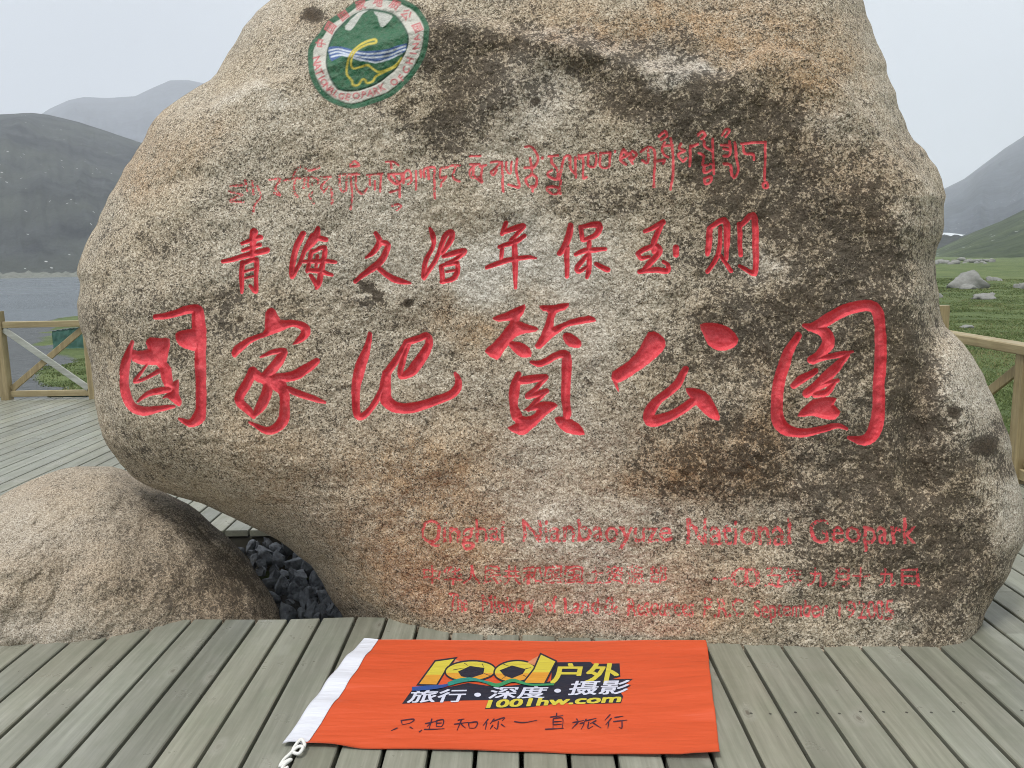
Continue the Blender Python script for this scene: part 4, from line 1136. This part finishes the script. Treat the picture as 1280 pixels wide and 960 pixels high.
def cloth(name, color, rough=0.5):
    t = NT(name)
    c1 = t.noise(t.coord("Object", (2.0, 12.0, 1)), 1.0, 4, 0.55)
    return t.done(color, rough, t.bump(c1, 0.5, 0.035), 0.4)
BB = np.array([0.0, 2.8, 0.0])
def sheet(name, xy, zz, mat, parent, th=0.0015):
    n0, n1 = xy.shape[:2]
    top = np.concatenate([xy, zz[..., None]], -1).reshape(-1, 3); bot = top - [0, 0, th]
    F = grid_faces(n0, n1)
    N = n0 * n1
    idx = np.arange(N).reshape(n0, n1)
    rim = np.concatenate([idx[:, 0], idx[-1, 1:], idx[-2::-1, -1], idx[0, -2:0:-1]])
    r2 = np.roll(rim, -1)
    side = np.stack([rim, r2, r2 + N, rim + N], -1)
    v = np.concatenate([top, bot]) - BB
    return mesh_obj(name, v, np.concatenate([F[:, ::-1], F + N, side]), mat, parent, True)
banner = sheet("banner", xy, zz, M_ORANGE, None)
banner.location = BB
tag(banner, "orange cloth banner with printed logo and handwriting, laid flat on the deck before the boulder", "banner")
# white heading tape along the left edge
tl, tr_, tr2, tl2 = [on_z(*c, BZ + 0.002)[:2] for c in ((455, 798), (473, 799.5), (382, 932.5), (353, 931))]
u2, v2 = np.meshgrid(np.linspace(0, 1, 10), np.linspace(0, 1, 70), indexing='ij')
hx_ = ((1-u2)*(1-v2))[..., None]*tl + (u2*(1-v2))[..., None]*tr_ + (u2*v2)[..., None]*tr2 + ((1-u2)*v2)[..., None]*tl2
hx_[..., 0] -= 0.012 * np.sin(v2 * np.pi) * (1 - u2)
hz = ripple(hx_[..., 0], hx_[..., 1]) + 0.003 + 0.010 * np.sin(np.clip(u2, 0, 1) * np.pi) * (0.15 + 0.85 * np.clip((v2 - 0.7) / 0.3, 0, 1))
sheet("heading_tape", hx_, hz, cloth("white_tape_cloth", (0.60, 0.62, 0.68), 0.6), banner)

def to_banner(px, py, lift):
    q_ = on_z(px, py, BZ + lift)
    q_[..., 2] = ripple(q_[..., 0], q_[..., 1]) + lift
    return q_ - BB
def print_poly(name, polys, mat, lift, parent=None):
    V, F = [], []
    for pl in polys:
        p = np.array(pl, float)
        # refine the outline so that it follows the cloth
        q_ = []
        for a, b in zip(p, np.roll(p, -1, 0)):
            m = max(1, int(np.hypot(*(b - a)) / 12))
            for i in range(m): q_.append(a + (b - a) * i / m)
        q_ = np.array(q_) * Wb[2] + [Wb[0], Wb[1]]
        w = to_banner(q_[:, 0], q_[:, 1], lift)
        F.append(tuple(range(len(V), len(V) + len(w)))); V += [tuple(x) for x in w]
    return mesh_obj(name, V, F, mat, parent or banner)
def print_text(name, items, mat, lift, bold=0.0):
    """items: (text, x0, y0, x1, y1, baseline tilt, shear) in the traced window"""
    V, F = [], []
    for s, x0, y0, x1, y1, tilt, shear in items:
        v, f = text_mesh(s, 3)
        mn, mx = v.min(0), v.max(0)
        uu_ = (v[:, 0] - mn[0]) / (mx[0] - mn[0]); vv_ = (v[:, 1] - mn[1]) / (mx[1] - mn[1])
        for dx, dy in ([(0, 0)] if not bold else [(-bold, -bold*.4), (bold, -bold*.4), (bold, bold*.4), (-bold, bold*.4)]):
            X_ = x0 + uu_ * (x1 - x0) + shear * (vv_ - 0.5) + dx; Y_ = y1 - vv_ * (y1 - y0) + tilt * uu_ + dy
            w = to_banner(X_ * Wb[2] + Wb[0], Y_ * Wb[2] + Wb[1], lift)
            n0 = len(V); V += [tuple(q) for q in w]; F += [tuple(n0 + i for i in p) for p in f]
            lift += 0.00004
    return mesh_obj(name, V, F, mat, banner)
def ribbon(name, strokes, width, mat, lift, parent=None):
    V, F = [], []
    for st_ in strokes:
        p = np.array([tuple(map(float, q.split(','))) for q in st_.split()])
        p = crom(p, 4) if len(p) > 2 else np.array([p[0] + (p[1] - p[0]) * i / 6 for i in range(7)])
        d = np.gradient(p, axis=0); d /= np.maximum(np.linalg.norm(d, axis=1), 1e-6)[:, None]
        n = np.stack([-d[:, 1], d[:, 0]], 1)
        k = np.linspace(0, 1, len(p))
        w = width * (0.55 + 0.45 * np.sin(np.pi * np.clip(k + 0.25, 0, 1)))[:, None]
        a, b = p + n * w / 2, p - n * w / 2
        A = to_banner(a[:, 0] * Wb[2] + Wb[0], a[:, 1] * Wb[2] + Wb[1], lift); B = to_banner(b[:, 0] * Wb[2] + Wb[0], b[:, 1] * Wb[2] + Wb[1], lift)
        n0 = len(V); V += [tuple(q) for q in A] + [tuple(q) for q in B]
        m = len(p)
        F += [(n0 + i, n0 + i + 1, n0 + m + i + 1, n0 + m + i) for i in range(m - 1)]
        lift += 0.00003
    return mesh_obj(name, V, F, mat, parent or banner)
def dilate(pl, r):
    p = np.array(pl, float); c = p.mean(0)
    e = np.roll(p, -1, 0) - p; nrm = np.stack([e[:, 1], -e[:, 0]], 1); nrm /= np.linalg.norm(nrm, axis=1)[:, None]
    area = np.sum(p[:, 0] * np.roll(p[:, 1], -1) - np.roll(p[:, 0], -1) * p[:, 1])
    if area < 0: nrm = -nrm
    v = nrm + np.roll(nrm, 1, 0); v /= np.maximum((v * v).sum(1), 0.5)[:, None] / 2
    return p + v * r
C_NAVY = cloth("print_navy", (0.012, 0.016, 0.030)); C_GOLD = cloth("print_yellow", (0.50, 0.43, 0.05)); C_ORNG = cloth("print_amber", (0.54, 0.25, 0.03))
C_TEAL = cloth("print_teal", (0.015, 0.20, 0.16)); C_BLUE = cloth("print_blue", (0.02, 0.06, 0.22)); C_GREEN = cloth("print_green", (0.03, 0.22, 0.09))
C_WHITE = cloth("print_white", (0.52, 0.54, 0.64)); C_PEACH = cloth("print_peach", (0.5,0.2,0.1)); C_INK = cloth("marker_ink", (0.035, 0.012, 0.03))
def oval(cx, cy, rx, ry, tilt=0.0, n=36):
    return [(cx + rx * math.cos(a) + tilt * ry * math.sin(a), cy + ry * math.sin(a)) for a in (2 * math.pi * i / n for i in range(n))]
one_a = [(258,108),(350,95),(305,150),(262,222),(176,220)]; one_b = [(785,74),(856,108),(800,216),(700,214),(752,148)]
o_a = oval(432, 155, 122, 47, -0.25); o_b = oval(655, 157, 100, 50, -0.25)
hole_a = [(370,158),(430,130),(502,140),(497,170),(432,191),(386,182)]; hole_b = [(578,152),(640,128),(708,146),(694,170),(640,192),(600,178)]
print_poly("logo_band", [[(150,238),(300,240),(420,215),(560,235),(700,222),(760,225),(835,205),(842,112),(1032,110),(1045,121),(1178,117),(1182,184),(1140,196),(1245,195),(1205,224),(1236,228),(1180,260),(1196,282),(1185,316),(960,322),(905,312),(720,338),(505,346),(522,301),(390,303),(90,319),(125,270)]], C_NAVY, 0.0006)
def lower_half(pl, f): 
    p = np.array(pl); y = p[:, 1].min() + f * (p[:, 1].max() - p[:, 1].min())
    out = []
    for a, b in zip(p, np.roll(p, -1, 0)):
        if a[1] >= y: out.append(tuple(a))
        if (a[1] - y) * (b[1] - y) < 0: out.append(tuple(a + (b - a) * (y - a[1]) / (b[1] - a[1])))
    return out
TRI_A = [(340,140),(356,97),(384,108),(352,128)]; TRI_B = [(716,112),(772,80),(752,128)]
SPOKE_A = ["345,150 400,140", "400,115 420,128", "490,118 500,138", "500,168 540,182", "440,190 450,200"]
SPOKE_B = ["590,118 625,132", "705,145 735,138", "695,175 715,188", "610,180 590,195"]
z_ = 0.0010
for face_, tri_, hole_, spokes_, cutf in ((one_a, TRI_A, None, [], .62), (o_a, None, hole_a, SPOKE_A, .6), (o_b, TRI_B, hole_b, SPOKE_B, .6), (one_b, None, None, [], .62)):
    print_poly("logo_outline", [dilate(face_, 8)], C_NAVY, z_)
    dg_ = print_poly("logo_digit", [face_], C_GOLD, z_ + 0.0002)
    print_poly("digit_shade", [lower_half(face_, cutf)], C_ORNG, z_ + 0.0004, dg_)
    if tri_: print_poly("digit_shade", [tri_], C_PEACH, z_ + 0.0004, dg_)
    if hole_: print_poly("aperture", [hole_], C_NAVY, z_ + 0.0006, dg_)
    for q_ in spokes_: ribbon("aperture_line", [q_], 3, C_NAVY, z_ + 0.0006, dg_)
    z_ += 0.0008
ribbon("logo_wave", ["140,244 220,238 300,229 340,215"], 22, C_BLUE, 0.0046)
ribbon("logo_wave", ["320,221 370,205 430,197 480,203 540,220"], 22, C_TEAL, 0.0048)
ribbon("logo_wave", ["520,214 570,226 640,202 690,214 740,224 850,222"], 18, C_GREEN, 0.0050)
print_text("logo_lettering", [("户外", 845, 118, 1172, 216, 0, 20)], C_GOLD, 0.0018, 5)
for q_ in [("旅行", 128, 250, 405, 314, -4, 26), ("深度", 532, 234, 812, 294, -4, 26), ("摄影", 930, 206, 1222, 276, -6, 26)]: print_text("logo_lettering", [q_], C_WHITE, 0.0020, 2.5)
for q_ in (oval(468, 274, 17, 10), oval(868, 254, 17, 10)): print_poly("logo_dot", [q_], C_WHITE, 0.0020)
print_text("logo_lettering", [("1001hw.com", 520, 302, 1184, 340, -30, 14)], C_GOLD, 0.0020, 4)
WRITING = [
  "85,400 92,425;85,402 150,395 132,414 95,422;68,440 35,456;128,434 146,446;175,462 190,450",
  "205,418 268,405;240,392 225,445;235,415 215,432;262,402 262,432;262,402 297,399 290,430 262,432;264,416 290,414;200,447 250,446 302,443",
  "368,401 402,394;350,421 422,411;388,397 365,452;385,420 408,441;422,414 426,440;422,414 466,410 456,438 426,440",
  "522,394 495,428;514,412 506,448;552,393 530,420;545,406 602,388 590,405;572,406 566,444 550,436;545,424 530,446;585,420 606,436",
  "650,408 700,413 766,401",
  "830,386 896,378;864,364 860,390;845,394 892,391 892,438;846,395 845,440;848,409 888,407;848,423 888,421;805,446 898,441",
  "962,393 970,404;942,413 1000,402;972,410 940,442;978,418 1000,415 986,446;1012,394 998,416;1010,404 1062,391;1024,408 1020,442 1045,430;1062,402 1030,418;1042,412 1086,440",
  "1132,372 1104,402;1138,390 1108,424;1124,410 1119,442;1152,388 1196,381;1146,408 1216,400;1190,405 1189,440 1174,434"]
for q_ in WRITING: ribbon("handwritten_character", q_.split(";"), 6.5, C_INK, 0.0014)
# knotted tie cord at the front left corner
cp = [(378, 938), (381, 934), (377, 929), (370, 934), (366, 941), (374, 944), (379, 938), (372, 938), (362, 944), (355, 950), (350, 957), (357, 953), (364, 950), (356, 956), (352, 962), (360, 958)]
cpp = np.array([on_z(x, y, 0.010) for x, y in cp]); cpp[:, 2] = [0.012, 0.02, 0.024, 0.018, 0.014, 0.016, 0.022, 0.022, 0.013, 0.011, 0.008, 0.012, 0.012, 0.012, 0.007, 0.007]
cv = crom(cpp, 4)
v, f = tube(cv - BB, 0.0058, 8)
mesh_obj("tie_cord", v, f, mat_plain("white_cotton_cord", (0.70, 0.70, 0.66), 0.85, 300, 0.2, 0.8), banner, True)

# ------------------------------------------------------------------ meadow stones, nets, grass
M_PALE = mat_plain("pale_meadow_stone", (0.21, 0.21, 0.195), 0.9, 5, 0.35, 0.8, 0.2, 0.05)
def ground_hit(px, py):
    z = -0.75
    for _ in range(12):
        p = on_z(px, py, z); z = float(terrain_z(np.array([p[0]]), np.array([p[1]]))[0])
    return on_z(px, py, z)
MEADOW = [(1219, 357, 48, 15, "large pale grey rock with a peaked top, biggest one lying on the green meadow"),
          (1246, 353, 18, 8, "low pale rock touching the right side of the biggest meadow rock"),
          (1212, 362, 20, 6, "small flat pale rock just in front of the biggest meadow rock"),
          (1237, 374, 30, 8, "flat pale rock alone in the grass in front of the biggest meadow rock"),
          (1211, 410, 16, 4, "nearest small pale rock half sunk in the grass just above the right handrail"),
          (1279, 362, 16, 10, "pale rock in the grass at the right border of the photo"),
          (1176, 372, 10, 8, "small pale rock peeping out beside the right edge of the carved boulder")]
for k, (px, py, w, h, lb) in enumerate(MEADOW):
    c = ground_hit(px, py)
    dist = np.linalg.norm(c - EYE); m = dist / FPX
    v, f = stone_mesh(3, 452 + 3 * k, 8, 0.26, (.55, .85))
    v[:, :2] *= (1 - 0.12 * np.clip(v[:, 2:], 0, 1))
    v = v * [w * m * 0.50, w * m * 0.45, h * m * 0.85]
    o = mesh_obj("meadow_rock", v, f, M_PALE, None, False)
    o.location = c + [0, w * m * 0.3, 0.02 * h * m]
    tag(o, lb, "rock")
rs = random.Random(31)
for k in range(26):
    px = 1166 + k * 3.0 + rs.uniform(-1.5, 1.5); py = 323 - 0.03 * (px - 1166) + rs.uniform(-2.2, 1.6)
    d = rays(px, py); dist = rs.uniform(150, 215)
    x, y = d[0] / d[1] * dist, dist
    gz = float(terrain_z(np.array([x]), np.array([y]))[0])
    v, f = stone_mesh(2, 500 + k, 5, 0.2)
    s = rs.uniform(0.35, 0.95)
    o = mesh_obj("field_stone", v * [s * 1.3, s, s * 0.8], f, M_PALE)
    o.location = (x, y, gz + s * 0.2)
    tag(o, "tiny pale stone in the broken line of stones along the far side of the meadow", "stone", "line of pale stones at the far side of the meadow")

# green debris netting below the deck edge and by the shore
M_NET = mat_plain("green_netting", (0.020, 0.085, 0.060), 0.7, 40, 0.4, 0.5)
def net(name, pts_bottom, pts_top, label, seed):
    n = 40
    a = np.array([np.interp(np.linspace(0, 1, n), np.linspace(0, 1, len(pts_bottom)), [p[i] for p in pts_bottom]) for i in range(3)]).T
    b = np.array([np.interp(np.linspace(0, 1, n), np.linspace(0, 1, len(pts_top)), [p[i] for p in pts_top]) for i in range(3)]).T
    V = np.array([a + (b - a) * k / 11 for k in range(12)])
    V = V + np.stack([0.02 * fbm(V * 6, 2, seed), 0.05 * fbm(V * 5, 2, seed + 1), 0.03 * fbm(V * 7, 2, seed + 2)], -1)
    th = V + [0, 0.012, 0]
    F = grid_faces(12, n); N = 12 * n
    idx = np.arange(N).reshape(12, n)
    rim = np.concatenate([idx[:, 0], idx[-1, 1:], idx[-2::-1, -1], idx[0, -2:0:-1]]); r2 = np.roll(rim, -1)
    o = mesh_obj(name, np.concatenate([V.reshape(-1, 3), th.reshape(-1, 3)]), np.concatenate([F, F[:, ::-1] + N, np.stack([rim, rim + N, r2 + N, r2], -1)]), M_NET, None, True)
    tag(o, label, "net")
c0, c1 = ground_hit(66, 436), ground_hit(118, 436)
net("green_net", [c0, c1], [c0 + [0, 0.1, 0.72], c1 + [0, 0.1, 0.85]], "strip of green netting standing by the lake shore behind the crossed railing", 3)
net("green_net", [(-6.1, 10.30, -0.74), (-4.2, 10.30, -0.74)], [(-6.0, 9.93, 0.03), (-4.2, 9.93, 0.07)], "green netting lying along the foot of the deck under the bottom rail", 7)

M_GRASS = NT("grass_blades")
t = M_GRASS
oi = t.attr("shade").outputs["Fac"]
M_GRASS = t.done(t.ramp(oi, [(0.0, (0.075, 0.105, 0.034)), (0.6, (0.14, 0.18, 0.066)), (1.0, (0.22, 0.21, 0.10))]), 0.7, None, 0.2)
def grass(name, N, xr_, yr_, hgt, seed, accept=lambda x, y: np.ones(len(x), bool)):
    rg = np.random.RandomState(seed)
    y = yr_[0] * (yr_[1] / yr_[0]) ** rg.rand(N); x = xr_(y, rg.rand(N))
    keep = accept(x, y); x, y = x[keep], y[keep]; N = len(x)
    z = terrain_z(x, y)
    a = rg.rand(N) * 6.28; h = hgt * rg.uniform(.5, 1.4, N) * (1 + y / 70); w = (0.006 + 0.0009 * y) * rg.uniform(.7, 1.5, N)
    lx, ly = rg.normal(size=N) * 0.35 * h, rg.normal(size=N) * 0.35 * h
    p0 = np.stack([x - np.cos(a) * w, y - np.sin(a) * w, z - .02], -1); p1 = np.stack([x + np.cos(a) * w, y + np.sin(a) * w, z - .02], -1)
    p2 = np.stack([x + lx, y + ly, z + h], -1)
    V = np.stack([p0, p1, p2], 1).reshape(-1, 3)
    sh = np.repeat(np.clip(0.45 + 0.35 * fbm(np.stack([x, y, 0*x], -1) / 2.5, 2, 3) + 0.25 * rg.normal(size=N), 0, 1), 3)
    o = mesh_obj(name, V, np.arange(N * 3).reshape(-1, 3), M_GRASS, attrs={"shade": ('FLOAT', sh)})
    tag(o, "short green grass covering the meadow beside the deck", "grass", kind='stuff')
    return o
grass("grass", 130000, lambda y, r: np.maximum(3.75, y * (0.42 + 0.32 * r)), (4.5, 70), 0.024, 1)
go = grass("grass", 20000, lambda y, r: y * (-0.50 - 0.22 * r), (10.6, 26), 0.022, 2,
      lambda x, y: (0.8 * fbm(np.stack([x, y, 0*x], -1) / 4.0, 3, 21) + (-x / y - 0.585) / 0.05 < 0.1))
go['label'] = "patchy green grass on the gravel shore behind the lake side railing"

# ------------------------------------------------------------------ mist
hz_m = bpy.data.materials.new("mist_volume"); hz_m.use_nodes = True
nt = hz_m.node_tree; nt.nodes.clear()
ho = nt.nodes.new("ShaderNodeOutputMaterial"); hv = nt.nodes.new("ShaderNodeVolumePrincipled")
hv.inputs["Color"].default_value = (0.90, 0.94, 0.99, 1)
hv.inputs["Density"].default_value = 0.00028
hv.inputs["Anisotropy"].default_value = 0.0
nt.links.new(hv.outputs[0], ho.inputs["Volume"])
HX, HY0, HY1, HZ0, HZ1 = 9500, -9500, 9500, -14.5, 1050
hzv = [(-HX, HY0, HZ0), (HX, HY0, HZ0), (HX, HY1, HZ0), (-HX, HY1, HZ0), (-HX, HY0, HZ1), (HX, HY0, HZ1), (HX, HY1, HZ1), (-HX, HY1, HZ1)]
haze = mesh_obj("haze", hzv, [(3, 2, 1, 0), (4, 5, 6, 7), (0, 1, 5, 4), (1, 2, 6, 5), (2, 3, 7, 6), (3, 0, 4, 7)], hz_m)
tag(haze, "pale grey mist hanging over the lake and mountains", "mist", kind='stuff')
